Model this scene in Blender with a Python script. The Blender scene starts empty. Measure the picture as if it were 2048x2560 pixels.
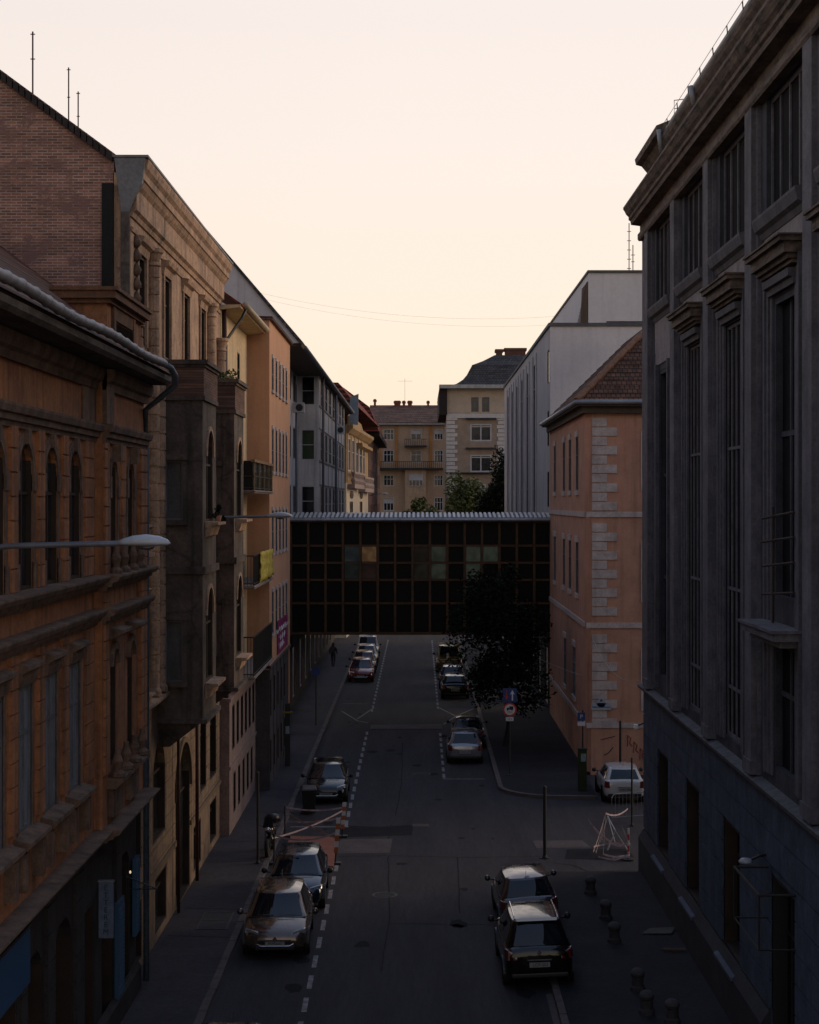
import bpy, bmesh, math, random
from mathutils import Vector, Matrix
R = math.radians
random.seed(11)
sc = bpy.context.scene
COL = sc.collection

# ------------------------------------------------------------------ camera
H = 12.3
cam = bpy.data.cameras.new('camera'); camo = bpy.data.objects.new('camera', cam); COL.objects.link(camo)
camo.location = (0, 0, H); camo.rotation_euler = (R(90), 0, 0)
cam.sensor_fit = 'VERTICAL'; cam.sensor_height = 36; cam.lens = 36 * 4200 / 2560
cam.shift_x = -26 / 2560; cam.shift_y = -25 / 2560
cam.clip_start = .5; cam.clip_end = 4000
sc.camera = camo

# ------------------------------------------------------------------ world: dusk sky
SUN_EL, SUN_AZ = 2.5, 62            # degrees; azimuth measured from +Y (down the street) towards +X
w = bpy.data.worlds.new('World'); sc.world = w; w.use_nodes = True
nt = w.node_tree; N = nt.nodes; L = nt.links
bg = N['Background']
sky = N.new('ShaderNodeTexSky'); sky.sky_type = 'NISHITA'; sky.sun_disc = False
sky.sun_elevation = R(SUN_EL); sky.sun_rotation = R(SUN_AZ)
sky.altitude = 100; sky.air_density = 1.0; sky.dust_density = 3.0; sky.ozone_density = 1.6
geo = N.new('ShaderNodeTexCoord')
sep = N.new('ShaderNodeSeparateXYZ'); L.new(geo.outputs['Generated'], sep.inputs[0])
# colour ramp by elevation laid over the sky; overhead stops brightened to fill shadows
ramp = N.new('ShaderNodeValToRGB'); L.new(sep.outputs['Z'], ramp.inputs[0])
cr = ramp.color_ramp
cr.elements[0].position = 0.0; cr.elements[0].color = (1.0, .79, .57, 1)
cr.elements[1].position = 1.0; cr.elements[1].color = (.22, .31, .52, 1)
for p, c in ((.10, (.99, .83, .68)), (.20, (.95, .83, .75)), (.31, (.90, .81, .77)), (.45, (.60, .60, .68)), (.7, (.33, .41, .60))):
    e = cr.elements.new(p); e.color = (*c, 1)
# the side of the sky behind the camera is darker
az = N.new('ShaderNodeVectorMath'); az.operation = 'DOT_PRODUCT'
az.inputs[1].default_value = (math.sin(R(38)), math.cos(R(38)), 0)
L.new(geo.outputs['Generated'], az.inputs[0])
mr = N.new('ShaderNodeMapRange'); mr.inputs[1].default_value = -.9; mr.inputs[2].default_value = .75
mr.inputs[3].default_value = .66; mr.inputs[4].default_value = 1.0
L.new(az.outputs['Value'], mr.inputs[0])
mu = N.new('ShaderNodeMix'); mu.data_type = 'RGBA'; mu.blend_type = 'MULTIPLY'; mu.inputs[0].default_value = 1
L.new(ramp.outputs[0], mu.inputs[6]); L.new(mr.outputs[0], mu.inputs[7])
sc2 = N.new('ShaderNodeVectorMath'); sc2.operation = 'SCALE'; sc2.inputs[3].default_value = 10.5
L.new(mu.outputs[2], sc2.inputs[0])
mx = N.new('ShaderNodeMix'); mx.data_type = 'RGBA'; mx.inputs[0].default_value = .82
L.new(sky.outputs[0], mx.inputs[6]); L.new(sc2.outputs[0], mx.inputs[7])
L.new(mx.outputs[2], bg.inputs[0]); bg.inputs[1].default_value = .12

# ------------------------------------------------------------------ sun: the last glow, very soft
sl = bpy.data.lights.new('sun', 'SUN'); sl.energy = 1.25; sl.angle = R(30); sl.color = (1, .74, .50)
so = bpy.data.objects.new('sun', sl); COL.objects.link(so)
d = Vector((math.sin(R(SUN_AZ)) * math.cos(R(16)), math.cos(R(SUN_AZ)) * math.cos(R(16)), math.sin(R(16))))
so.rotation_euler = d.to_track_quat('Z', 'Y').to_euler(); so.location = (60, 60, 60)

vs = sc.view_settings
vs.view_transform = 'Standard'; vs.look = 'None'; vs.exposure = 0; vs.gamma = 1; vs.use_curve_mapping = False
sc.cycles.max_bounces = 6; sc.cycles.diffuse_bounces = 3; sc.cycles.glossy_bounces = 3

# ------------------------------------------------------------------ materials
MATS = {}
def _new(name):
    m = bpy.data.materials.new(name); m.use_nodes = True
    t = m.node_tree; return m, t, t.nodes, t.links, t.nodes['Principled BSDF']
def surf(name, col, col2=None, scale=1.2, rough=.85, bump=.25, bscale=14, streak=0.0, dirt=None, metal=0, spec=.3, stretch=(1, 1, 1), coat=0, crack=0):
    """general weathered surface: two-tone cloudy colour, vertical streaks, fine bump"""
    if name in MATS: return MATS[name]
    m, t, n, l, b = _new(name)
    col2 = col2 or tuple(c * .72 for c in col)
    dirt = dirt or tuple(c * .45 for c in col)
    tc = n.new('ShaderNodeTexCoord')
    mp = n.new('ShaderNodeMapping'); mp.inputs['Scale'].default_value = stretch; l.new(tc.outputs['Object'], mp.inputs[0])
    a = n.new('ShaderNodeTexNoise'); a.inputs['Scale'].default_value = scale; a.inputs['Detail'].default_value = 6; a.inputs['Roughness'].default_value = .65
    l.new(mp.outputs[0], a.inputs[0])
    r = n.new('ShaderNodeValToRGB'); r.color_ramp.elements[0].position = .35; r.color_ramp.elements[1].position = .68
    r.color_ramp.elements[0].color = (*col2, 1); r.color_ramp.elements[1].color = (*col, 1)
    l.new(a.outputs[0], r.inputs[0]); out = r.outputs[0]
    if streak:
        mp2 = n.new('ShaderNodeMapping'); mp2.inputs['Scale'].default_value = (2.6, 2.6, .16); l.new(tc.outputs['Object'], mp2.inputs[0])
        s = n.new('ShaderNodeTexNoise'); s.inputs['Scale'].default_value = 1.5; s.inputs['Detail'].default_value = 5; l.new(mp2.outputs[0], s.inputs[0])
        r2 = n.new('ShaderNodeValToRGB'); r2.color_ramp.elements[0].position = .5; r2.color_ramp.elements[1].position = .72
        r2.color_ramp.elements[0].color = (0, 0, 0, 1); r2.color_ramp.elements[1].color = (streak,) * 3 + (1,)
        l.new(s.outputs[0], r2.inputs[0])
        x = n.new('ShaderNodeMix'); x.data_type = 'RGBA'; l.new(r2.outputs[0], x.inputs[0]); l.new(out, x.inputs[6]); x.inputs[7].default_value = (*dirt, 1)
        out = x.outputs[2]
    if bump and not metal:
        g1 = n.new('ShaderNodeTexNoise'); g1.inputs['Scale'].default_value = 9 * max(scale, .6); g1.inputs['Detail'].default_value = 8; g1.inputs['Roughness'].default_value = .8; l.new(mp.outputs[0], g1.inputs[0])
        g2 = n.new('ShaderNodeMapRange'); g2.inputs[1].default_value = .3; g2.inputs[2].default_value = .7; g2.inputs[3].default_value = .62 if bump > .2 else .90; g2.inputs[4].default_value = 1.25 if bump > .2 else 1.07; l.new(g1.outputs[0], g2.inputs[0])
        g3 = n.new('ShaderNodeMix'); g3.data_type = 'RGBA'; g3.blend_type = 'MULTIPLY'; g3.inputs[0].default_value = 1; l.new(out, g3.inputs[6]); l.new(g2.outputs[0], g3.inputs[7]); out = g3.outputs[2]
    if crack:
        vn = n.new('ShaderNodeTexNoise'); vn.inputs['Scale'].default_value = 1.3; vn.inputs['Detail'].default_value = 6; l.new(tc.outputs['Object'], vn.inputs[0])
        va = n.new('ShaderNodeVectorMath'); va.operation = 'MULTIPLY_ADD'; va.inputs[1].default_value = (.9, .9, .9); l.new(vn.outputs['Color'], va.inputs[0]); l.new(tc.outputs['Object'], va.inputs[2])
        vo = n.new('ShaderNodeTexVoronoi'); vo.feature = 'DISTANCE_TO_EDGE'; vo.inputs['Scale'].default_value = crack; l.new(va.outputs[0], vo.inputs[0])
        vr = n.new('ShaderNodeMapRange'); vr.inputs[1].default_value = 0; vr.inputs[2].default_value = .035; vr.inputs[3].default_value = .68; vr.inputs[4].default_value = 1; l.new(vo.outputs[0], vr.inputs[0])
        vx = n.new('ShaderNodeMix'); vx.data_type = 'RGBA'; vx.blend_type = 'MULTIPLY'; vx.inputs[0].default_value = 1; l.new(out, vx.inputs[6]); l.new(vr.outputs[0], vx.inputs[7]); out = vx.outputs[2]
    l.new(out, b.inputs['Base Color'])
    if bump:
        c = n.new('ShaderNodeTexNoise'); c.inputs['Scale'].default_value = bscale; c.inputs['Detail'].default_value = 5; l.new(mp.outputs[0], c.inputs[0])
        bp = n.new('ShaderNodeBump'); bp.inputs['Strength'].default_value = bump; bp.inputs['Distance'].default_value = .03
        l.new(c.outputs[0], bp.inputs['Height']); l.new(bp.outputs[0], b.inputs['Normal'])
    b.inputs['Roughness'].default_value = rough; b.inputs['Metallic'].default_value = metal
    b.inputs['Specular IOR Level'].default_value = spec
    if coat: b.inputs['Coat Weight'].default_value = coat; b.inputs['Coat Roughness'].default_value = .04
    MATS[name] = m; return m
def brickmat(name, c1, c2, mortar, axes='XZ', bw=.26, bh=.075, ms=.012, bump=.5, patch=None, off=.5):
    if name in MATS: return MATS[name]
    m, t, n, l, b = _new(name)
    tc = n.new('ShaderNodeTexCoord'); sp = n.new('ShaderNodeSeparateXYZ'); l.new(tc.outputs['Object'], sp.inputs[0])
    cb = n.new('ShaderNodeCombineXYZ'); l.new(sp.outputs[axes[0]], cb.inputs[0]); l.new(sp.outputs[axes[1]], cb.inputs[1])
    br = n.new('ShaderNodeTexBrick'); l.new(cb.outputs[0], br.inputs[0])
    br.inputs['Color1'].default_value = (*c1, 1); br.inputs['Color2'].default_value = (*c2, 1); br.inputs['Mortar'].default_value = (*mortar, 1)
    br.inputs['Scale'].default_value = 1; br.inputs['Mortar Size'].default_value = ms; br.inputs['Brick Width'].default_value = bw; br.inputs['Row Height'].default_value = bh
    br.offset = off
    ns = n.new('ShaderNodeTexNoise'); ns.inputs['Scale'].default_value = .7; ns.inputs['Detail'].default_value = 8; ns.inputs['Roughness'].default_value = .75
    bm_ = n.new('ShaderNodeMapping'); bm_.inputs['Scale'].default_value = (.8, .8, 4.5); l.new(tc.outputs['Object'], bm_.inputs[0]); l.new(bm_.outputs[0], ns.inputs[0])
    rr = n.new('ShaderNodeMapRange'); rr.inputs[1].default_value = .3; rr.inputs[2].default_value = .7; rr.inputs[3].default_value = .45; rr.inputs[4].default_value = 1.35; l.new(ns.outputs[0], rr.inputs[0])
    x = n.new('ShaderNodeMix'); x.data_type = 'RGBA'; x.blend_type = 'MULTIPLY'; x.inputs[0].default_value = 1
    l.new(br.outputs[0], x.inputs[6]); l.new(rr.outputs[0], x.inputs[7]); out = x.outputs[2]
    if patch:
        n2 = n.new('ShaderNodeTexNoise'); n2.inputs['Scale'].default_value = 1.6; n2.inputs['Detail'].default_value = 10; n2.inputs['Roughness'].default_value = .75; l.new(tc.outputs['Object'], n2.inputs[0])
        r2 = n.new('ShaderNodeValToRGB'); r2.color_ramp.elements[0].position = .52; r2.color_ramp.elements[1].position = .6; l.new(n2.outputs[0], r2.inputs[0])
        y = n.new('ShaderNodeMix'); y.data_type = 'RGBA'; l.new(r2.outputs[0], y.inputs[0]); l.new(out, y.inputs[6]); y.inputs[7].default_value = (*patch, 1); out = y.outputs[2]
    l.new(out, b.inputs['Base Color'])
    bp = n.new('ShaderNodeBump'); bp.inputs['Strength'].default_value = bump; bp.inputs['Distance'].default_value = .02; bp.invert = True
    l.new(br.outputs['Fac'], bp.inputs['Height']); l.new(bp.outputs[0], b.inputs['Normal'])
    b.inputs['Roughness'].default_value = .9; b.inputs['Specular IOR Level'].default_value = .2
    MATS[name] = m; return m
def plain(name, col, rough=.5, metal=0, spec=.5, emit=None, es=1.0, coat=0):
    if name in MATS: return MATS[name]
    m, t, n, l, b = _new(name)
    b.inputs['Base Color'].default_value = (*col, 1); b.inputs['Roughness'].default_value = rough; b.inputs['Metallic'].default_value = metal
    b.inputs['Specular IOR Level'].default_value = spec
    if coat: b.inputs['Coat Weight'].default_value = coat; b.inputs['Coat Roughness'].default_value = .03
    if emit: b.inputs['Emission Color'].default_value = (*emit, 1); b.inputs['Emission Strength'].default_value = es
    MATS[name] = m; return m
def paint(name, col, metal=.35):
    if name in MATS: return MATS[name]
    m, t, n, l, b = _new(name)
    tc = n.new('ShaderNodeTexCoord'); ns = n.new('ShaderNodeTexNoise'); ns.inputs['Scale'].default_value = 5; ns.inputs['Detail'].default_value = 6; l.new(tc.outputs['Object'], ns.inputs[0])
    rr = n.new('ShaderNodeMapRange'); rr.inputs[1].default_value = .35; rr.inputs[2].default_value = .7; rr.inputs[3].default_value = .10; rr.inputs[4].default_value = .30; l.new(ns.outputs[0], rr.inputs[0])
    l.new(rr.outputs[0], b.inputs['Roughness'])
    b.inputs['Base Color'].default_value = (*col, 1); b.inputs['Metallic'].default_value = metal
    b.inputs['Coat Weight'].default_value = .6; b.inputs['Coat Roughness'].default_value = .04; b.inputs['Specular IOR Level'].default_value = .3
    MATS[name] = m; return m

GLASS = plain('window_glass', (.012, .014, .017), .07, spec=.6)
GLASSD = surf('matt_dark_glass', (.014, .014, .017), (.007, .007, .009), scale=1.5, rough=.8, bump=0, spec=.04)  # matt and near black so these panes mirror no bright sky
GLASS2 = surf('old_window_glass', (.03, .033, .04), (.008, .009, .01), scale=1.5, rough=.13, bump=.03, bscale=3, spec=.6)
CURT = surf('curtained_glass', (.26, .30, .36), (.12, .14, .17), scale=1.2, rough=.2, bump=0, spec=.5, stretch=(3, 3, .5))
FR_WHITE = surf('white_window_paint', (.50, .50, .52), (.36, .36, .38), rough=.6, bump=.1)
FR_DARK = surf('brown_window_paint', (.045, .028, .02), (.02, .014, .01), rough=.6, bump=.1)
FR_GREY = surf('grey_window_paint', (.16, .16, .17), (.09, .09, .10), rough=.6, bump=.1)
ORANGE = surf('terracotta_render', (.46, .195, .085), (.24, .105, .055), scale=.9, streak=.7, dirt=(.06, .04, .03))
STONE = surf('sooty_stone_trim', (.24, .150, .105), (.10, .068, .052), scale=2.2, streak=.5, dirt=(.03, .025, .024), bump=.5)
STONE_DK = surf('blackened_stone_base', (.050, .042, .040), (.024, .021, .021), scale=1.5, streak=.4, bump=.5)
OCHRE = surf('peeling_ochre_plaster', (.56, .365, .235), (.29, .19, .135), scale=1.5, streak=.85, dirt=(.12, .09, .075), bump=.9, bscale=7, crack=1.6)
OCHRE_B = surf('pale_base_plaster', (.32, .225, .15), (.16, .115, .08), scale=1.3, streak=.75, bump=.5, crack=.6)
ORIEL = surf('grey_weathered_plaster', (.155, .120, .100), (.055, .045, .040), scale=.9, streak=.75, dirt=(.022, .02, .02), bump=.6, crack=.5)
CREAM = surf('cream_render', (.70, .53, .32), (.55, .42, .26), scale=.7, streak=.4)
APRICOT = surf('apricot_render', (.60, .33, .19), (.50, .27, .155), scale=.5, streak=.25, bump=.12)
GREYW = surf('pale_grey_render', (.56, .54, .54), (.40, .385, .39), scale=.6, streak=.55, dirt=(.2, .19, .19), bump=.15)
GREYC = surf('light_concrete', (.50, .47, .48), (.38, .355, .365), scale=.4, streak=.35, bump=.1)
SALMON = surf('salmon_render', (.56, .30, .205), (.42, .22, .15), scale=.9, streak=.5, dirt=(.26, .14, .10), bump=.18)
QUOIN = surf('pale_quoin_render', (.62, .53, .50), (.40, .34, .32), scale=2.2, streak=.4, dirt=(.28, .23, .22), bump=.22)
SLATE = surf('dark_grey_stone', (.062, .064, .080), (.030, .032, .042), scale=1.3, streak=.6, dirt=(.016, .017, .022), bump=.35)
SLATE_L = surf('grey_stone_pilaster', (.165, .158, .180), (.085, .083, .100), scale=1.4, streak=.7, bump=.4)
SLATE_C = surf('weathered_cornice_stone', (.20, .15, .12), (.055, .045, .042), scale=3, streak=.7, dirt=(.02, .018, .018), bump=.8, stretch=(1, .35, 2))
BASE_BL = surf('blue_grey_rustication', (.080, .106, .160), (.036, .050, .080), scale=1.4, streak=.7, bump=.35)
METAL = surf('zinc_sheet', (.34, .35, .37), (.2, .21, .22), scale=3, rough=.45, metal=.6, bump=.1)
METAL_D = surf('dark_sheet_metal', (.05, .05, .055), (.03, .03, .032), scale=3, rough=.5, metal=.4, bump=.1)
IRON = plain('black_iron', (.012, .012, .013), .55)
RUST = surf('rusty_steel', (.10, .045, .03), (.05, .022, .016), scale=6, rough=.8)
BRICK = brickmat('old_party_wall_brick', (.32, .15, .10), (.17, .09, .068), (.38, .28, .25), 'XZ', bh=.072, ms=.011, patch=(.20, .115, .10))
BRICK_Y = brickmat('eroded_brick', (.20, .11, .075), (.12, .07, .055), (.085, .065, .06), 'YZ')
TILE = brickmat('roof_tiles', (.17, .085, .055), (.10, .055, .04), (.03, .022, .02), 'XZ', .22, .20, .02, .8)
TILE_R = brickmat('red_roof_tiles', (.26, .055, .035), (.17, .04, .028), (.05, .02, .016), 'YZ', .22, .22, .02, .7)
TILE_B = brickmat('brown_roof_tiles', (.21, .12, .085), (.15, .09, .07), (.07, .045, .038), 'XZ', .3, .3, .03, .6)
SLATE_R = brickmat('slate_roof', (.085, .08, .085), (.055, .052, .056), (.03, .03, .032), 'XZ', .35, .28, .03, .6)
ASPH = surf('asphalt', (.046, .042, .047), (.026, .024, .028), scale=.9, rough=.85, bump=.5, bscale=60, spec=.3, stretch=(1, .10, 1))
ASPH_D = surf('fresh_dark_asphalt', (.018, .017, .020), (.013, .013, .015), scale=1.5, rough=.9, bump=.5, bscale=60, spec=.2)
ASPH_L = surf('worn_pale_asphalt', (.135, .112, .105), (.085, .072, .070), scale=1.2, rough=.9, bump=.5, bscale=50, spec=.25)
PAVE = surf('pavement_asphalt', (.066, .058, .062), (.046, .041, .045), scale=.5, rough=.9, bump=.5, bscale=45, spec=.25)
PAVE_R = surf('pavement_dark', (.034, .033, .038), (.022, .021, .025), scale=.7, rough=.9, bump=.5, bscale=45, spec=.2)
KERB = surf('granite_kerb', (.15, .125, .115), (.09, .076, .072), scale=2, rough=.9, bump=.5, bscale=30)
MARK = surf('worn_road_paint', (.40, .37, .36), (.12, .11, .11), scale=5, rough=.8, bump=.2)
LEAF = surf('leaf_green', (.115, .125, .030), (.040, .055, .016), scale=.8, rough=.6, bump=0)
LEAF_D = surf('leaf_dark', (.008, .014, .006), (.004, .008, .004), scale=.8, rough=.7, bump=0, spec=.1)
BARK = surf('bark', (.05, .04, .03), (.025, .02, .016), scale=6, bump=.8)
TYRE = plain('tyre_rubber', (.012, .012, .012), .8)
ALLOY = plain('alloy', (.30, .30, .31), .3, .9)
CHROME = plain('chrome', (.62, .64, .68), .16, 1)
CARGLASS = plain('car_glass', (.008, .010, .014), .03, spec=.55)
TRIM = plain('black_plastic', (.012, .012, .013), .45)
LAMPG = plain('headlamp_lens', (.28, .30, .33), .08, .3, coat=1)
TAILR = plain('tail_lamp_red', (.10, .007, .006), .15, coat=1)
PLATE = plain('plate_white', (.24, .24, .25), .5)
BLUEP = plain('sign_blue', (.015, .04, .16), .5)
WHITEP = plain('sign_white', (.55, .55, .56), .5)
REDP = plain('sign_red', (.42, .025, .02), .5)
BLACKP = plain('lettering_black', (.01, .01, .01), .6)

# ------------------------------------------------------------------ object helpers
def tag(o, label=None, cat=None, group=None, kind=None):
    if label: o['label'] = label
    if cat: o['category'] = cat
    if group: o['group'] = group
    if kind: o['kind'] = kind
    return o
def thing(name, label, cat, loc=(0, 0, 0), rot=(0, 0, 0), group=None):
    o = bpy.data.objects.new(name, None); COL.objects.link(o); o.location = loc; o.rotation_euler = rot
    o.empty_display_size = .3
    return tag(o, label, cat, group)
def children(o): return [c for c in bpy.data.objects if c.parent is o]
def copy_tree(o, parent=None):
    c = o.copy(); COL.objects.link(c)
    c.parent = parent
    if parent: c.matrix_parent_inverse = o.matrix_parent_inverse.copy()
    for k in children(o):
        if k is not c: copy_tree(k, c)
    return c

class Fr:
    """a wall plane: u runs in world X or Y, z up, n outwards"""
    def __init__(s, kind, at): s.k = kind; s.a = at
    def p(s, u, z, n=0):
        if s.k == 'L': return (s.a + n, u, z)
        if s.k == 'R': return (s.a - n, u, z)
        if s.k == 'N': return (u, s.a - n, z)
        x, y, ux, uy = s.a[:4]                 # oblique: origin, direction, normal to the right of it
        return (x + u * ux + n * uy, y + u * uy - n * ux, z)

class MB:
    def __init__(s): s.v = []; s.f = []; s.marks = [(0, 0)]
    def cut(s): s.marks.append((len(s.v), len(s.f))); return s
    def build_each(s, name, mat, parent=None, **k):
        s.cut()
        for (v0, f0), (v1, f1) in zip(s.marks, s.marks[1:]):
            if f1 > f0:
                q = MB(); q.v = s.v[v0:v1]; q.f = [tuple(i - v0 for i in f) for f in s.f[f0:f1]]; o = q.build(name, mat, parent, **k)
        return o
    def add(s, vs_, fs):
        b = len(s.v); s.v += [tuple(p) for p in vs_]; s.f += [tuple(b + i for i in f) for f in fs]
    def hexa(s, p): s.add(p, [(0, 3, 2, 1), (4, 5, 6, 7), (0, 1, 5, 4), (1, 2, 6, 5), (2, 3, 7, 6), (3, 0, 4, 7)]); return s
    def box(s, x0, x1, y0, y1, z0, z1):
        s.hexa([(x0, y0, z0), (x1, y0, z0), (x1, y1, z0), (x0, y1, z0), (x0, y0, z1), (x1, y0, z1), (x1, y1, z1), (x0, y1, z1)])
        return s
    def fbox(s, F, u0, u1, z0, z1, n0, n1):
        s.hexa([F.p(u0, z0, n0), F.p(u1, z0, n0), F.p(u1, z0, n1), F.p(u0, z0, n1), F.p(u0, z1, n0), F.p(u1, z1, n0), F.p(u1, z1, n1), F.p(u0, z1, n1)])
        return s
    def quad(s, *p): s.add(p, [tuple(range(len(p)))]); return s
    def poly(s, pts, off):
        n = len(pts); o = Vector(off)
        s.add([Vector(p) for p in pts] + [Vector(p) + o for p in pts],
              [tuple(range(n))[::-1], tuple(range(n, 2 * n))] + [(i, (i + 1) % n, (i + 1) % n + n, i + n) for i in range(n)])
        return s
    def mould(s, F, u0, u1, prof):
        """profile [(n,z)...] extruded along the wall"""
        n = len(prof)
        s.add([F.p(u0, z, q) for q, z in prof] + [F.p(u1, z, q) for q, z in prof],
              [tuple(range(n)), tuple(range(n, 2 * n))[::-1]] + [(i, (i + 1) % n, (i + 1) % n + n, i + n) for i in range(n)])
        return s
    def wall(s, F, u0, u1, z0, z1, ops=(), depth=.2):
        us = sorted({u0, u1, *[o[0] for o in ops], *[o[1] for o in ops]}); zs = sorted({z0, z1, *[o[2] for o in ops], *[o[3] for o in ops]})
        us = [u for u in us if u0 <= u <= u1]; zs = [z for z in zs if z0 <= z <= z1]
        for i in range(len(us) - 1):
            for j in range(len(zs) - 1):
                uc = (us[i] + us[i + 1]) / 2; zc = (zs[j] + zs[j + 1]) / 2
                if any(o[0] < uc < o[1] and o[2] < zc < o[3] for o in ops): continue
                s.quad(F.p(us[i], zs[j]), F.p(us[i + 1], zs[j]), F.p(us[i + 1], zs[j + 1]), F.p(us[i], zs[j + 1]))
        for o in ops:
            a, b, c, e = o[:4]; d_ = -depth
            s.quad(F.p(a, c), F.p(a, e), F.p(a, e, d_), F.p(a, c, d_)); s.quad(F.p(b, c), F.p(b, e), F.p(b, e, d_), F.p(b, c, d_))
            s.quad(F.p(a, c), F.p(b, c), F.p(b, c, d_), F.p(a, c, d_)); s.quad(F.p(a, e), F.p(b, e), F.p(b, e, d_), F.p(a, e, d_))
            if len(o) > 4 and o[4]:      # arched head
                r = (b - a) / 2; m = (a + b) / 2; K = 10; hh = o[4] if o[4] is not True else r
                arc = [(m - r * math.cos(math.pi * k / K), e - hh + hh * math.sin(math.pi * k / K)) for k in range(K + 1)]
                for k in range(K):
                    (ua, za), (ub, zb) = arc[k], arc[k + 1]
                    s.quad(F.p(ua, za, .001), F.p(ub, zb, .001), F.p(ub, e, .001), F.p(ua, e, .001))
                    s.quad(F.p(ua, za, .001), F.p(ub, zb, .001), F.p(ub, zb, d_), F.p(ua, za, d_))
        return s
    def ring(s, F, m, zs_, r0, r1, n0, n1, K=12):
        """arch ring (archivolt) centred (m, zs_)"""
        pts = []
        for k in range(K + 1):
            a = math.pi * k / K; c_, s_ = -math.cos(a), math.sin(a)
            pts.append([(m + r0 * c_, zs_ + r0 * s_), (m + r1 * c_, zs_ + r1 * s_)])
        for k in range(K):
            (a, b), (c_, e) = pts[k], pts[k + 1]
            s.hexa([F.p(*a, n0), F.p(*b, n0), F.p(*e, n0), F.p(*c_, n0), F.p(*a, n1), F.p(*b, n1), F.p(*e, n1), F.p(*c_, n1)])
        return s
    def tube(s, pts, r, n=8, r1=None):
        pts = [Vector(p) for p in pts]; m = len(pts); rs = r if isinstance(r, (list, tuple)) else [r + ((r1 if r1 is not None else r) - r) * i / max(1, m - 1) for i in range(m)]
        vs_ = []; up = Vector((0, 0, 1))
        for i, p in enumerate(pts):
            t = (pts[min(i + 1, m - 1)] - pts[max(i - 1, 0)]).normalized()
            a = t.cross(up); a = a.normalized() if a.length > .05 else t.cross(Vector((1, 0, 0))).normalized()
            b = t.cross(a)
            vs_ += [p + (a * math.cos(2 * math.pi * k / n) + b * math.sin(2 * math.pi * k / n)) * rs[i] for k in range(n)]
        fs = [(i * n + k, i * n + (k + 1) % n, (i + 1) * n + (k + 1) % n, (i + 1) * n + k) for i in range(m - 1) for k in range(n)]
        fs += [tuple(range(n))[::-1], tuple((m - 1) * n + k for k in range(n))]
        s.add(vs_, fs); return s
    def lathe(s, c, prof, n=14, axis='z'):
        vs_ = []
        for r, h in prof:
            for k in range(n):
                a = 2 * math.pi * k / n; x, y = r * math.cos(a), r * math.sin(a)
                vs_.append({'z': (c[0] + x, c[1] + y, c[2] + h), 'x': (c[0] + h, c[1] + x, c[2] + y), 'y': (c[0] + x, c[1] + h, c[2] + y)}[axis])
        m = len(prof)
        fs = [(i * n + k, i * n + (k + 1) % n, (i + 1) * n + (k + 1) % n, (i + 1) * n + k) for i in range(m - 1) for k in range(n)]
        fs += [tuple(range(n))[::-1], tuple((m - 1) * n + k for k in range(n))]
        s.add(vs_, fs); return s
    def build(s, name, mat, parent=None, smooth=False, local=False, sub=0, bevel=0, recalc=True):
        me = bpy.data.meshes.new(name)
        off = Vector((0, 0, 0))
        if parent and not local:
            p = parent
            while p: off += p.location; p = p.parent
        me.from_pydata([Vector(v) - off for v in s.v], [], s.f)
        if recalc:
            bm = bmesh.new(); bm.from_mesh(me); bmesh.ops.remove_doubles(bm, verts=bm.verts, dist=.0004) if smooth else None
            bmesh.ops.recalc_face_normals(bm, faces=bm.faces); bm.to_mesh(me); bm.free()
        me.materials.append(mat)
        if smooth: me.polygons.foreach_set('use_smooth', [True] * len(me.polygons))
        o = bpy.data.objects.new(name, me); COL.objects.link(o)
        if parent: o.parent = parent
        if bevel:
            b = o.modifiers.new('bevel', 'BEVEL'); b.width = bevel; b.segments = 2; b.limit_method = 'ANGLE'
        if sub:
            b = o.modifiers.new('sub', 'SUBSURF'); b.levels = sub; b.render_levels = sub
        return o
def text(name, body, size, mat, parent, loc, rot, ext=.004, align='CENTER', space=1.0, local=True):
    c = bpy.data.curves.new(name, 'FONT'); c.body = body; c.size = size; c.extrude = ext; c.align_x = align; c.align_y = 'CENTER'; c.space_line = space
    c.materials.append(mat)
    q = bpy.data.objects.new('q', c); COL.objects.link(q)
    me = bpy.data.meshes.new_from_object(q.evaluated_get(bpy.context.evaluated_depsgraph_get())); bpy.data.objects.remove(q); bpy.data.curves.remove(c)
    me.name = name; o = bpy.data.objects.new(name, me); COL.objects.link(o); o.parent = parent; o.location = loc; o.rotation_euler = rot
    return o

def window(parent, F, a, b, c, e, depth=.2, cols=2, bars=(.62,), fm=None, gm=None, fw=.07, sill=None, name='window', blind=0, deep=True):
    fm = fm or FR_DARK; gm = gm or GLASS
    m = MB(); n0, n1 = -depth, -depth + .06; nb_ = -.012 if (deep and depth > .08) else n1  # deep frame members line the jambs, dark ones standing in for shaded reveals
    m.fbox(F, a, a + fw, c, e, n0, nb_); m.fbox(F, b - fw, b, c, e, n0, nb_)
    m.fbox(F, a + fw, b - fw, c, c + fw, n0, nb_); m.fbox(F, a + fw, b - fw, e - fw, e, n0, nb_)
    for k in range(1, cols):
        u = a + (b - a) * k / cols; m.fbox(F, u - fw * .45, u + fw * .45, c + fw, e - fw, n0, n1 - .004)
    for t in bars:
        z = c + (e - c) * t; m.fbox(F, a + fw, b - fw, z - fw * .4, z + fw * .4, n0, n1 + .004)
    o = m.build(name, fm, parent)
    g = MB().fbox(F, a + .01, b - .01, c + .01, e - .01, n0 - .02, n0 + .02); g.build('pane', gm, o)
    if blind:
        g = MB().fbox(F, a + fw, b - fw, e - (e - c) * blind, e - fw, n0 + .021, n0 + .035); g.build('blind', FR_WHITE, o)
    if sill:
        g = MB().fbox(F, a - .08, b + .08, c - .07, c, -depth, sill); g.build('sill', METAL, o)
    return o

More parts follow.
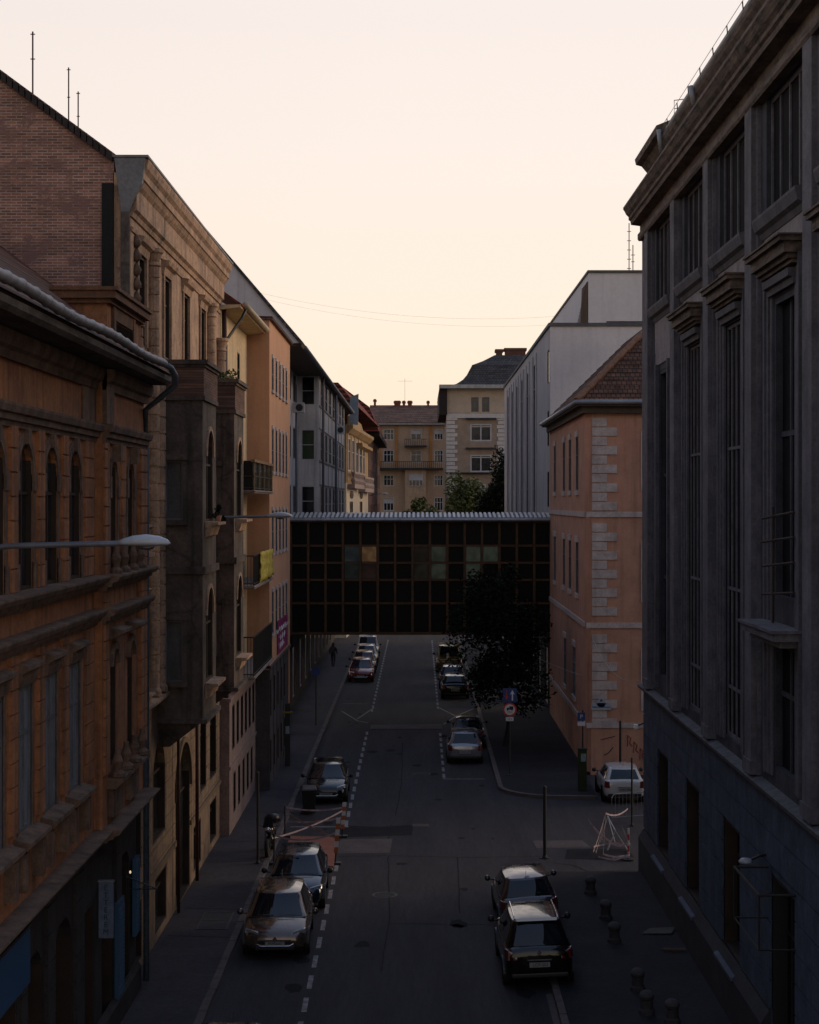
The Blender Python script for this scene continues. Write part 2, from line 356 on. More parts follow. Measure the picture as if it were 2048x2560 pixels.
# ================================================================== SETTING
def struct(name, mb, mat, **k): return tag(mb.build(name, mat, **k), kind='structure')
struct('ground', MB().quad((-900, -60, -.06), (900, -60, -.06), (900, 2500, -.06), (-900, 2500, -.06)), ASPH)
struct('road', MB().quad((-5.12, 5, 0), (3.32, 5, 0), (3.32, 400, 0), (-5.12, 400, 0)), ASPH)
struct('side_road', MB().quad((3.3, 55.6, -.004), (80, 55.6, -.004), (80, 76, -.004), (3.3, 76, -.004)), ASPH)
struct('pavement_left', MB().box(-9.5, -5.3, 5, 150, -.05, .12), PAVE)
# kerb stones, left
k = MB(); y = 8.0
while y < 150:
    l_ = 1.0 + .1 * math.sin(y * 7)
    k.box(-5.3, -5.1 + .008 * math.sin(y * 5), y, y + l_ - .02, -.05, .123 + .006 * math.sin(y * 3)); y += l_
struct('kerb_left', k, KERB, bevel=.012)
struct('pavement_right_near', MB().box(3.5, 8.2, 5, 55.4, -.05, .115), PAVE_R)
k = MB(); y = 8.0
while y < 55.2:
    k.box(3.32, 3.5, y, min(y + .98, 55.4), -.05, .12 + .006 * math.sin(y * 3)); y += 1.0
k.box(3.5, 7.6, 55.4, 55.58, -.05, .05)
struct('kerb_right_near', k, KERB, bevel=.012)
# far right pavement with rounded corner
def arc(cx, cy, r, a0, a1, n): return [(cx + r * math.cos(R(a0 + (a1 - a0) * i / n)), cy + r * math.sin(R(a0 + (a1 - a0) * i / n))) for i in range(n + 1)]
ap = arc(5.9, 72.1, 2.55, 180, 268, 12)
outer = [(3.35, 150)] + ap + [(7.3, 69.45), (7.45, 75.8), (60, 75.8), (60, 150)]
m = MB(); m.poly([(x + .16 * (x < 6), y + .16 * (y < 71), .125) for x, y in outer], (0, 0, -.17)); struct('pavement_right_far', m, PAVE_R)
m = MB(); path = [(3.35, 150), (3.35, 110), (3.35, 90)] + ap + [(7.3, 69.45)]
for i in range(len(path) - 1):
    (x0, y0), (x1, y1) = path[i], path[i + 1]; dx, dy = x1 - x0, y1 - y0; ll = math.hypot(dx, dy); nx, ny = -dy / ll * .2, dx / ll * .2
    m.hexa([(x0, y0, -.05), (x1, y1, -.05), (x1 + nx, y1 + ny, -.05), (x0 + nx, y0 + ny, -.05), (x0, y0, .135), (x1, y1, .135), (x1 + nx, y1 + ny, .135), (x0 + nx, y0 + ny, .135)])
struct('kerb_right_far', m, KERB)
# painted parking bay dashes
m = MB()
def strip(m, x0, y0, x1, y1, w_, z=.004):
    dx, dy = x1 - x0, y1 - y0; l_ = math.hypot(dx, dy); nx, ny = -dy / l_ * w_ / 2, dx / l_ * w_ / 2
    m.quad((x0 - nx, y0 - ny, z), (x1 - nx, y1 - ny, z), (x1 + nx, y1 + ny, z), (x0 + nx, y0 + ny, z))
y = 44.38 - 1.93 * 8
while y < 150:
    if not 56.2 < y < 63.5 and not 90 < y < 97.5: strip(m, -2.80, y, -2.80 - .0004 * y, y + 1.18, .13)
    y += 1.93
y = 74.8
while y < 150:
    if not 90 < y < 99.5: strip(m, 1.08, y, 1.07, y + 1.15, .12)
    y += 1.93
strip(m, 1.02, 74.6, 2.9, 74.6, .09)
strip(m, -4.9, 63.6, -2.7, 63.6, .12)
for a in ((1.12, 100.5, 2.07, 96.5), (2.07, 96.5, 3.2, 100), (2.07, 96.5, 1.3, 92.9), (-4.6, 98.8, -3.5, 94.4), (-3.55, 95.2, -2.76, 100.4), (-3.5, 94.4, -2.9, 93.6), (-4.7, 102.5, -3.2, 102.3)):
    strip(m, *a, .10)
struct('road_markings', m, MARK)
# asphalt repairs
m = MB()
m.quad((-3.05, 61.6, .003), (-.3, 62.0, .003), (-.25, 64.0, .003), (-1.5, 63.6, .003), (-3.0, 63.9, .003))
m.quad((5.0, 57.9, .003), (7.4, 57.7, .003), (7.4, 59.6, .003), (5.2, 59.5, .003))
m.quad((-2.7, 90.7, .003), (1.2, 90.8, .003), (1.2, 91.1, .003), (-2.7, 91.0, .003))
struct('asphalt_patch_dark', m, ASPH_D)
m = MB()
m.quad((-2.95, 58.8, .003), (-1.05, 58.9, .003), (-1.0, 61.4, .003), (-2.9, 61.3, .003))
m.quad((-.3, 63.7, .003), (.35, 63.7, .003), (.35, 64.2, .003), (-.3, 64.2, .003))
m.quad((4.15, 59.7, .003), (6.1, 59.8, .003), (5.9, 61.1, .003), (4.1, 61.0, .003))
m.quad((-2.7, 91.1, .003), (1.2, 91.15, .003), (1.2, 93.1, .003), (-2.7, 92.7, .003))
m.quad((3.15, 37, .003), (3.31, 37, .003), (3.31, 42, .003), (3.15, 42, .003))
struct('asphalt_patch_pale', m, ASPH_L)
# seams and cracks in the asphalt
m = MB()
for pts in ([(-2.9, 58.3), (-.9, 58.4), (1.6, 58.1), (4.6, 58.35)], [(-1.15, 61.3), (-1.1, 64)], [(-1.0, 44), (-.9, 50), (-1.05, 56), (-1.1, 58.3)], [(1.2, 50.2), (1.3, 58.1)], [(-.95, 49), (1.9, 48.9)],
            [(-2.6, 74.2), (.9, 74.5)], [(4.5, 57.3), (5.2, 56.9), (5.6, 55.9), (7.2, 56.1)], [(-.95, 66), (-.8, 74), (-.9, 86)]):
    q = []
    for (a, b), (c_, e) in zip(pts, pts[1:]):
        for j in range(6): q.append((a + (c_ - a) * j / 6 + random.uniform(-.02, .02), b + (e - b) * j / 6))
    q.append(pts[-1])
    for (a, b), (c_, e) in zip(q, q[1:]): strip(m, a, b, c_, e, .035, .006)
struct('asphalt_seam', m, ASPH_D)
# seams in left pavement
m = MB()
for yy in (47.2, 50.4, 56.8, 60.3, 66.1, 71.5, 79, 88): strip(m, -7.1, yy, -5.3, yy + random.uniform(-.4, .4), .03, .126)
struct('pavement_seam', m, ASPH_D)
def cover(x0, x1, y0, y1, z, lab):
    t = thing('inspection_cover', lab, 'cover', ((x0 + x1) / 2, (y0 + y1) / 2, z))
    MB().box(x0, x1, y0, y1, z - .02, z + .006).build('lid', surf('cast_iron_cover', (.05, .045, .048), rough=.8, bump=.8, bscale=25), t)
    f = MB(); f.box(x0 - .05, x1 + .05, y0 - .05, y0, z - .02, z + .012); f.box(x0 - .05, x1 + .05, y1, y1 + .05, z - .02, z + .012); f.box(x0 - .05, x0, y0, y1, z - .02, z + .012); f.box(x1, x1 + .05, y0, y1, z - .02, z + .012)
    f.box(x0, x1, (y0 + y1) / 2 - .02, (y0 + y1) / 2 + .02, z, z + .012); f.build('frame', IRON, t)
cover(-6.35, -5.55, 47.9, 49.8, .122, 'rectangular double inspection cover in the left pavement beside the bronze car')

def manhole(x, y, lab):
    t = thing('manhole_cover', lab, 'cover', (x, y, .004)); MB().lathe((x, y, .0), [(.31, 0), (.31, .008), (.0, .009)], 24).build('lid', surf('cast_iron_cover', (.05, .045, .048)), t); MB().lathe((x, y, 0), [(.40, 0), (.40, .005), (.33, .006), (.33, 0)], 24).build('frame', IRON, t)
manhole(-1.1, 52.6, 'round manhole cover in the middle of the near road'); manhole(.1, 76.0, 'round manhole cover in the road before the pale cross band')
rnd = random.Random(77); m = MB()
for i in range(46):
    x, y = rnd.uniform(-4.8, 3.1), rnd.uniform(38, 110); r0 = rnd.uniform(.06, .32); m.quad(*[(x + r0 * rnd.uniform(.6, 1.2) * math.cos(a * math.pi / 5), y + 1.6 * r0 * rnd.uniform(.6, 1.2) * math.sin(a * math.pi / 5), .0025) for a in range(10)])
struct('road_stains', m, ASPH_D)

# ================================================================== B1: terracotta building, left foreground
def banded(mb, F, u0, u1, z0, z1, n1, step=.42, gap=.03, n0=-.02):
    z = z0
    while z < z1 - .05:
        e = min(z + step, z1); mb.fbox(F, u0, u1, z + gap, e, n0, n1); mb.fbox(F, u0 + .03, u1 - .03, z, z + gap, n0, n1 - .035); z += step
F1 = Fr('L', -7.1); F1r = Fr('L', -6.92); F1g = Fr('L', -7.12)
b1 = thing('terracotta_building', 'terracotta building with arched windows and long overhanging gutter, nearest on the left', 'building', (-7.1, 30, 0))
up = [26.0, 28.1, 30.2, 32.3, 34.5]; rs = [37.9, 40.1]
ops_u = [(y - .56, y + .56, 10.72, 13.36, True) for y in up]
ops_l = [(y - .50, y + .50, 6.4, 9.0) for y in up]
m = MB(); m.wall(F1, 20, 36.6, 5.1, 15.5, ops_u + ops_l, .16)
m.wall(F1r, 36.6, 42.1, 5.1, 15.5, [(y - .38, y + .38, 10.72, 13.25, True) for y in rs] + [(y - .36, y + .36, 6.4, 9.0, True) for y in rs], .16)
m.quad((-7.1, 36.6, 5.1), (-6.92, 36.6, 5.1), (-6.92, 36.6, 15.5), (-7.1, 36.6, 15.5))
m.quad((-6.92, 42.1, 5.1), (-9, 42.1, 5.1), (-9, 42.1, 15.5), (-6.92, 42.1, 15.5))
m.build('wall', ORANGE, b1)
MB().box(-14, -7.75, 20, 42.05, 0, 15.4).build('core', STONE_DK, b1)
# ground floor, dark
og = [(27.4, 29.6, .3, 4.3), (30.3, 31.7, .3, 4.0, True), (32.6, 34.4, .3, 4.0, True), (35.4, 36.7, .1, 3.6), (37.6, 38.9, .1, 3.4), (39.8, 41.2, .3, 3.9, True)]
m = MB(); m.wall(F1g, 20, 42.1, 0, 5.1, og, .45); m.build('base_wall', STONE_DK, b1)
m = MB(); banded(m, F1g, 29.7, 30.2, .2, 4.9, .08, .55); banded(m, F1g, 31.8, 32.5, .2, 4.9, .08, .55); banded(m, F1g, 34.5, 35.3, .2, 4.9, .08, .55); banded(m, F1g, 39.0, 39.7, .2, 4.9, .08, .55)
m.mould(F1g, 29.7, 42.1, [(0, .15), (.14, .15), (.14, .7), (.06, .8), (0, .8)]); m.build('rustication', STONE_DK, b1)
for o in og: window(b1, F1g, o[0], o[1], o[2], o[3], .4, 2, (.7,), FR_DARK, GLASS2, name='shop_window')
# windows
for y in up[1:]:
    window(b1, F1, y - .56, y + .56, 10.72, 13.36, .12, 2, (.66,), FR_DARK, GLASS2)
for i, y in enumerate(up[1:]):
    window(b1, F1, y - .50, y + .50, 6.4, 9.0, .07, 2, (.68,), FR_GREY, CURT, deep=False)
for y in rs:
    window(b1, F1r, y - .38, y + .38, 10.72, 13.25, .14, 2, (.66,), FR_DARK, GLASS2); window(b1, F1r, y - .36, y + .36, 6.4, 9.0, .14, 2, (.66,), FR_DARK, GLASS2)
# arch surrounds and pilasters
for y in up[1:]:
    m = MB(); m.ring(F1, y, 12.80, .56, .68, -.02, .035); m.ring(F1, y, 12.80, .68, .78, -.02, .018)
    for s_ in (-1, 1):
        u = y + s_ * .67; m.fbox(F1, u - .10, u + .10, 10.72, 12.5, -.02, .02); m.fbox(F1, u - .11, u + .13, 12.5, 12.85, -.02, .05); m.fbox(F1, u - .10, u + .12, 10.7, 11.2, -.02, .05)
    m.fbox(F1, y - .09, y + .09, 13.34, 13.6, -.02, .10); m.build('window_surround', STONE, b1)
for y in rs:
    m = MB(); m.ring(F1r, y, 12.87, .38, .52, -.02, .04)
    for s_ in (-1, 1):
        u = y + s_ * .52; m.fbox(F1r, u - .1, u + .1, 10.72, 12.4, -.02, .03); m.fbox(F1r, u - .12, u + .12, 12.4, 12.87, -.02, .06)
        m.lathe((F1r.p(u, 0)[0] + .16, u, 10.7), [(.15, 0), (.15, .08), (.07, .16), (.12, .34), (.06, .5), (.05, .62)], 10)
    m.fbox(F1r, y - .1, y + .1, 13.2, 13.62, -.02, .2); m.build('window_surround', STONE, b1)
for F_, y, hw_, z0, z1, pr in [(F1, y, .24, 10.7, 13.62, .08) for y in (29.15, 31.25, 33.4)] + [(F1, y, .24, 6.5, 9.62, .08) for y in (29.15, 31.25, 33.4)] + [(F1, 35.95, .5, 10.7, 13.6, .05), (F1, 35.98, .46, 6.3, 9.6, .05), (F1r, 36.9, .25, 6.3, 13.6, .06), (F1r, 39.0, .24, 10.7, 13.6, .06), (F1r, 41.6, .45, 6.3, 13.6, .1)]:
    m = MB(); banded(m, F_, y - hw_, y + hw_, z0, z1, pr); m.build('pilaster', ORANGE, b1)
# lower window hoods, sills, aprons
for y in up[1:]:
    m = MB(); m.mould(F1, y - .62, y + .62, [(0, 9.02), (.06, 9.02), (.1, 9.15), (.1, 9.25), (.22, 9.32), (.22, 9.40), (0, 9.45)])
    m.fbox(F1, y - .62, y - .5, 6.4, 9.02, -.02, .02); m.fbox(F1, y + .5, y + .62, 6.4, 9.02, -.02, .02); m.build('window_hood', STONE, b1)
    m = MB(); m.mould(F1, y - .85, y + .85, [(0, 6.12), (.14, 6.12), (.30, 6.24), (.30, 6.32), (0, 6.40)])
    m.fbox(F1, y - .8, y - .55, 5.45, 6.12, -.02, .2); m.fbox(F1, y + .55, y + .8, 5.45, 6.12, -.02, .2); m.build('window_sill', STONE, b1)
for y in rs:
    m = MB(); m.ring(F1r, y, 8.64, .36, .52, -.02, .09)
    m.mould(F1r, y - .62, y + .62, [(0, 9.25), (.1, 9.25), (.34, 9.38), (.34, 9.45), (0, 9.5)]); m.build('window_hood', STONE, b1)
    m = MB()
    for s_ in (-1, 1):
        m.lathe((F1r.p(y, 0)[0] + .2, y + s_ * .55, 6.2), [(.18, 0), (.18, .08), (.08, .16), (.13, .34), (.07, .5), (.06, .62)], 10).cut()
    m.build_each('baluster', STONE, b1); m = MB(); m.mould(F1r, y - .75, y + .75, [(0, 5.95), (.2, 5.95), (.36, 6.1), (.36, 6.18), (0, 6.2)])
    m.fbox(F1r, y - .6, y + .6, 5.3, 5.95, -.02, .12); m.build('window_sill', STONE, b1)
# cornices
def cornice(m, F, u0, u1, z0, z1, pr):
    h = z1 - z0
    m.mould(F, u0, u1, [(0, z0), (pr * .25, z0), (pr * .3, z0 + h * .22), (pr * .55, z0 + h * .26), (pr * .6, z0 + h * .5), (pr * .85, z0 + h * .56), (pr, z0 + h * .82), (pr, z0 + h * .93), (0, z1)])
m = MB()
for F_, a, b in ((F1, 20, 36.6), (F1r, 36.6, 42.1)):
    cornice(m, F_, a, b, 13.60, 14.02, .24); cornice(m, F_, a, b, 10.36, 10.72, .38); cornice(m, F_, a, b, 9.62, 9.98, .30); cornice(m, F_, a, b, 4.86, 5.16, .42)
    m.mould(F_, a, b, [(0, 14.75), (.08, 14.75), (.12, 14.9), (.2, 14.95), (.26, 15.1), (.26, 15.2), (0, 15.2)])
m.mould(F1r, 36.6, 37.5, [(0, 14.0), (.1, 14.0), (.1, 15.2), (0, 15.2)]); m.mould(F1, 35.2, 36.6, [(0, 14.0), (.05, 14.0), (.05, 15.2), (0, 15.2)])
m.build('cornice', STONE, b1)
# eave: soffit board, fascia, gutter, roof
m = MB(); m.poly([(-8.0, 20, 15.22), (-6.30, 20, 15.22), (-6.22, 20, 15.30), (-6.22, 20, 15.42), (-8.0, 20, 15.46)], (0, 22.05, 0)); m.build('eave', surf('old_eave_board', (.16, .13, .11), (.05, .04, .035), scale=3, bump=.6, stretch=(1, .4, 1)), b1)
m = MB(); y = 20.2; prof = []
while y < 40.4:
    for t, r in ((0, .108), (.04, .110), (.07, .072), (.2, .088), (.55, .092), (.8, .084)): prof.append((y + t * .92, r))
    y += .92
m.tube([(-6.12, a, 15.60 + .03 * math.sin(a * .8)) for a, r in prof], [r for a, r in prof], 12); m.build('gutter', surf('galvanised_gutter', (.30, .29, .30), (.19, .185, .19), scale=4, rough=.55, metal=0, bump=.2), b1, smooth=True)
m = MB().tube([(-6.12, 40.35, 15.6), (-6.05, 40.8, 15.56), (-6.0, 41.2, 15.40), (-6.02, 41.35, 15.18), (-6.5, 41.75, 14.85), (-6.86, 42.0, 14.6), (-6.86, 42.12, 13.5), (-6.86, 42.12, .3)], .075, 10)
m.build('downpipe', surf('blue_grey_pipe', (.13, .17, .22), (.06, .08, .11), rough=.5), b1, smooth=True)
MB().poly([(-6.2, 20, 15.48), (-11.0, 20, 19.1), (-11.0, 20, 18.9), (-6.4, 20, 15.44)], (0, 22.1, 0)).build('roof', TILE, b1)
# attic block above the end bay
m = MB(); m.box(-8.0, -7.0, 37.6, 42.1, 15.5, 16.75); m.build('attic', ORANGE, b1)
m = MB(); m.box(-8.1, -6.9, 37.5, 42.2, 16.75, 16.85); m.box(-8.2, -6.78, 37.4, 42.28, 16.85, 17.02); m.box(-8.25, -6.72, 37.35, 42.3, 17.02, 17.1)
Fa = Fr('L', -7.0)
m.fbox(Fa, 38.1, 38.35, 15.6, 16.75, 0, .07); m.fbox(Fa, 40.7, 40.95, 15.6, 16.75, 0, .07); m.fbox(Fa, 38.35, 40.7, 16.45, 16.75, 0, .05)
m.build('attic_trim', surf('rusty_stone_trim', (.22, .105, .055), (.09, .05, .035), scale=2.5, bump=.5), b1)
m = MB()
for i in range(12):
    for s_ in (-1, 1):
        u = 38.42 + i * .2; m.tube([Fa.p(u, 15.7 if s_ > 0 else 16.4, .03), Fa.p(u + .17, 16.05, .03), Fa.p(u, 16.4 if s_ > 0 else 15.7, .03)], .018, 5)
m.build('attic_grille', STONE_DK, b1)
MB().poly([(-9.3, 36.5, 16.7), (-8.3, 36.5, 15.9), (-8.3, 37.4, 15.9), (-9.3, 37.4, 16.7)], (0, 0, .05)).build('flashing', surf('blue_flashing', (.12, .18, .24), rough=.5), b1)
# shop fittings
t = thing('shop_sign', 'plain blue shop sign board above the first shopfront, bottom left', 'sign', (-6.9, 28.6, 4.3))
MB().box(-6.98, -6.90, 26.0, 29.75, 3.8, 4.78).build('board', plain('shop_blue', (.022, .070, .15), .45), t); MB().box(-7.02, -6.885, 25.95, 29.8, 4.78, 4.84).build('cap', METAL_D, t)
t = thing('vertical_sign', 'white vertical blade sign with dark blue letters on the terracotta building', 'sign', (-6.9, 37.2, 3.3))
MB().box(-7.1, -6.78, 37.13, 37.23, 2.66, 3.9).build('board', surf('faded_sign_white', (.15, .19, .26), (.10, .13, .19), rough=.5), t); MB().box(-7.12, -6.76, 37.11, 37.25, 3.9, 3.93).build('cap', METAL, t)
text('lettering', 'É\nT\nT\nE\nR\nE\nM', .17, plain('letter_blue', (.008, .018, .07), .5), t, (-.04, -.075, -.02), (R(90), 0, 0), .004, 'CENTER', .95)
for i, (ya, yb, za, zb, lab) in enumerate(((38.95, 39.75, .75, 3.0, 'tall pale blue shutter beside the vertical letter sign, the nearer of two'), (41.35, 41.95, 1.6, 3.5, 'short pale blue shutter at the end of the terracotta building'))):
    t = thing('shutter', lab, 'shutter', (-7.0, (ya + yb) / 2, za), group='blue shutters by the vertical sign')
    MB().box(-7.08, -6.99, ya, yb, za, zb).build('panel', plain('shutter_blue', (.030, .085, .16), .5), t)
    mm = MB(); [mm.box(-6.99, -6.975, ya + .04, yb - .04, za + .05 + j * .09, za + .1 + j * .09) for j in range(int((zb - za - .1) / .09))]; mm.build('slats', plain('shutter_blue2', (.036, .10, .18), .5), t)
t = thing('sign_bracket', 'empty triangular iron sign bracket with a small lit bulb on its hinge', 'bracket', (-7.1, 40.6, 2.9))
MB().tube([(-7.1, 40.6, 3.25), (-6.35, 40.6, 2.95)], .015, 6).tube([(-7.1, 40.6, 2.95), (-6.35, 40.6, 2.95)], .015, 6).tube([(-7.1, 40.6, 2.85), (-7.1, 40.6, 3.4)], .02, 6).build('arm', IRON, t)
MB().lathe((-7.0, 40.6, 3.35), [(.0, -.035), (.022, -.015), (.025, .02), (.0, .05)], 10).build('bulb', plain('bulb_glow', (1, .8, .5), .4, emit=(1, .78, .5), es=.7), t, smooth=True)

# ================================================================== B2: ochre ruinous building
F2 = Fr('L', -7.3); N2 = Fr('N', 42.3)
b2 = thing('ochre_building', 'peeling ochre building with brick gable, banded columns and two grey oriels', 'building', (-7.3, 50, 0))
w2 = [44.0, 48.4, 52.3, 56.3]
opsT = [(y - .62, y + .62, 16.4, 18.75) for y in w2]
opsM = [(43.5, 44.5, 11.7, 14.3, True), (51.0, 51.9, 11.7, 14.3, True), (59.0, 60.0, 11.7, 14.3, True), (43.5, 44.5, 7.25, 9.8), (51.0, 51.9, 7.25, 9.8), (59, 60, 7.25, 9.8)]
opsG = [(42.6, 44.0, 2.75, 5.3, True), (45.9, 48.2, 2.9, 5.6, True), (50.2, 53.3, .13, 4.9, True), (55.8, 57.4, 2.6, 5.3, True), (42.7, 44.1, .35, 1.9), (46.3, 48.4, .35, 1.9), (54.2, 56.0, .35, 1.8), (58.4, 60.2, 2.6, 5.3, True), (58.4, 60.2, .35, 1.8)]
m = MB(); m.wall(F2, 42.3, 61.3, 6.9, 19.5, opsT + opsM, .16)
m.quad((-7.3, 42.3, 5), (-7.72, 42.3, 5), (-7.72, 42.3, 20.6), (-7.3, 42.3, 20.6)); m.quad((-7.3, 61.3, 5), (-12, 61.3, 5), (-12, 61.3, 20.8), (-7.3, 61.3, 20.8))
m.build('wall', OCHRE, b2)
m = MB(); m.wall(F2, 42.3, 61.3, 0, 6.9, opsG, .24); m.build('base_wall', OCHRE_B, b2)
for o in opsT: window(b2, F2, *o[:4], .14, 2, (.68,), FR_DARK, GLASS2)
for o in opsM: window(b2, F2, *o[:4], .14, 2, (.68,), FR_DARK, GLASS2)
for i, o in enumerate(opsG): window(b2, F2, *o[:4], .22, 2, (.66,), FR_DARK, GLASS2, name='door' if i == 2 else 'window')
# grooves of the rusticated base
m = MB()
for z in (2.3, 2.75, 3.25, 3.75, 4.25, 4.75):
    a = 42.3
    for o in sorted(opsG) + [(61.3, 61.3, 0, 9)]:
        if o[2] - .05 < z < o[3] + .05 or o[0] > 61:
            if o[0] > a: m.fbox(F2, a, o[0], z - .015, z + .015, .001, .012)
            a = max(a, o[1])
m.fbox(F2, 42.3, 50.2, 2.05, 2.2, 0, .06); m.fbox(F2, 53.3, 61.3, 2.05, 2.2, 0, .06)
m.ring(F2, 51.75, 3.35, 1.55, 1.72, 0, .08)
m.build('base_grooves', surf('ochre_shadow_trim', (.20, .14, .09), (.12, .09, .06)), b2)
# party gable in brick
m = MB(); m.poly([(-7.7, 42.3, 0), (-7.7, 42.3, 20.95), (-14.5, 42.3, 25.95), (-22, 42.3, 20.5), (-22, 42.3, 0)], (0, .4, 0)); m.build('gable_wall', BRICK, b2)
m = MB()                                            # rubble strip where an older roof met the wall
for i in range(60):
    t_ = i / 59; x = -11.6 + 3.4 * t_; z = 18.9 - 2.75 * t_
    m.box(x - .13, x + random.uniform(.03, .14), 42.2 - random.uniform(0, .05), 42.31, z - random.uniform(.25, .6), z + random.uniform(-.02, .12))
m.build('roof_scar', surf('dark_rubble', (.06, .045, .04), (.03, .024, .022), scale=5, bump=.8), b2)
m = MB()                                            # stepped verge tiles
for i in range(44):
    x = -7.75 - i * .155; z = 20.95 + (i * .155) * .735
    m.hexa([(x - .16, 42.16, z + .02), (x + .02, 42.16, z - .09), (x + .02, 42.9, z - .09), (x - .16, 42.9, z + .02), (x - .16, 42.16, z + .22), (x + .02, 42.16, z + .15), (x + .02, 42.9, z + .15), (x - .16, 42.9, z + .22)])
m.build('verge_tiles', surf('mossy_dark_tile', (.045, .035, .032), (.025, .02, .02), scale=5), b2)
MB().poly([(-7.5, 42.5, 20.95), (-14.5, 42.5, 26.1), (-21.5, 42.5, 20.95)], (0, 18.7, 0)).build('roof', TILE_R, b2)
MB().box(-7.98, -7.70, 42.12, 42.3, 15.2, 20.3).build('soil_pipe_chase', surf('black_flashing', (.015, .014, .014)), b2)
MB().box(-7.52, -7.3, 42.2, 42.36, 15.5, 19.6).build('corner_strip', ORIEL, b2)
m = MB()
m.mould(F2, 42.35, 61.3, [(0, 19.5), (.05, 19.5), (.08, 19.62), (.16, 19.68), (.16, 20.2), (.24, 20.3), (.30, 20.42), (.34, 20.44), (.34, 20.62), (.42, 20.72), (.46, 20.88), (.46, 20.95), (0, 21.0)])
m.mould(F2, 42.4, 61.3, [(0, 19.15), (.04, 19.15), (.06, 19.25), (0, 19.27)]); m.build('cornice', OCHRE, b2)
m = MB(); m.box(-7.75, -6.82, 42.18, 61.4, 20.96, 21.02); m.poly([(-7.68, 42.2, 20.95), (-6.90, 42.2, 20.95), (-6.98, 42.2, 20.3), (-7.2, 42.2, 19.9), (-7.3, 42.2, 19.6), (-7.5, 42.2, 19.6)], (0, .14, 0)); m.build('cornice_cap', surf('old_zinc', (.19, .19, .2), (.12, .12, .125), rough=.6), b2)
# columns
def bcol(m, x, y, z0, z1, r=.2):
    pr = [(r * 1.25, 0), (r * 1.25, .12), (r * 1.05, .2)]; z = .2; hh = z1 - z0
    while z < hh - .75:
        pr += [(r, z + .02), (r, z + .40), (r * .86, z + .405), (r * .86, z + .45), (r, z + .455)]; z += .46
    pr += [(r * .95, hh - .5), (r * 1.2, hh - .45), (r * 1.0, hh - .35), (r * 1.3, hh - .15), (r * 1.5, hh - .1), (r * 1.5, hh)]
    m.lathe((x, y, z0), pr, 16)
for y_, z0, z1 in ((42.55, 7.1, 17.2), (45.2, 7.1, 19.1), (46.3, 7.1, 16.0), (57.6, 16.3, 19.1), (60.6, 7.1, 18.2)):
    m = MB(); bcol(m, -7.2, y_, z0, z1); m.build('column', OCHRE, b2, smooth=False)
m = MB()
for i in range(9): m.lathe((-7.24, 42.95, 15.9 + i * .36), [(.02, 0), (.10, .08), (.13, .18), (.06, .3), (.03, .36)], 8)
m.build('carved_drop', STONE, b2, smooth=True)
m = MB()
for o in opsT:
    a, b, c_, e = o[:4]; m.fbox(F2, a - .18, a, c_, e, 0, .06); m.fbox(F2, b, b + .18, c_, e, 0, .06); m.mould(F2, a - .28, b + .28, [(0, e), (.06, e), (.1, e + .2), (.2, e + .26), (.24, e + .38), (0, e + .42)]).cut()
for o in opsM:
    a, b, c_, e = o[:4]; m.mould(F2, a - .2, b + .2, [(0, c_ - .35), (.1, c_ - .35), (.2, c_ - .08), (.26, c_ - .06), (.26, c_), (0, c_)])
    if len(o) > 4: m.ring(F2, (a + b) / 2, e - .5, .5, .66, 0, .07)
    else: m.mould(F2, a - .2, b + .2, [(0, e), (.08, e), (.2, e + .2), (0, e + .24)])
    m.cut()
m.build_each('window_trim', OCHRE, b2); m = MB()
m.mould(F2, 42.3, 61.3, [(0, 6.75), (.2, 6.8), (.36, 6.95), (.36, 7.03), (0, 7.1)]); m.mould(F2, 42.3, 61.3, [(0, 15.6), (.08, 15.6), (.16, 15.8), (0, 15.85)]); m.mould(F2, 42.3, 61.3, [(0, 10.6), (.08, 10.6), (.2, 10.85), (.2, 10.95), (0, 11)])
m.build('string_course', OCHRE, b2)
m = MB()
for z in (2.4, 2.4): pass
m = MB(); m.tube([(-7.18, 61.6, 19.5), (-7.1, 61.6, 12), (-7.1, 61.6, .2)], .09, 8).cut(); m.tube([(-7.12, 53.7, 6.8), (-7.12, 53.7, .2)], .06, 8).cut(); m.tube([(-7.14, 49.7, 6.6), (-7.14, 49.7, .15)], .05, 8)
m.build_each('downpipe', surf('dark_red_pipe', (.055, .02, .018), rough=.6), b2, smooth=True)
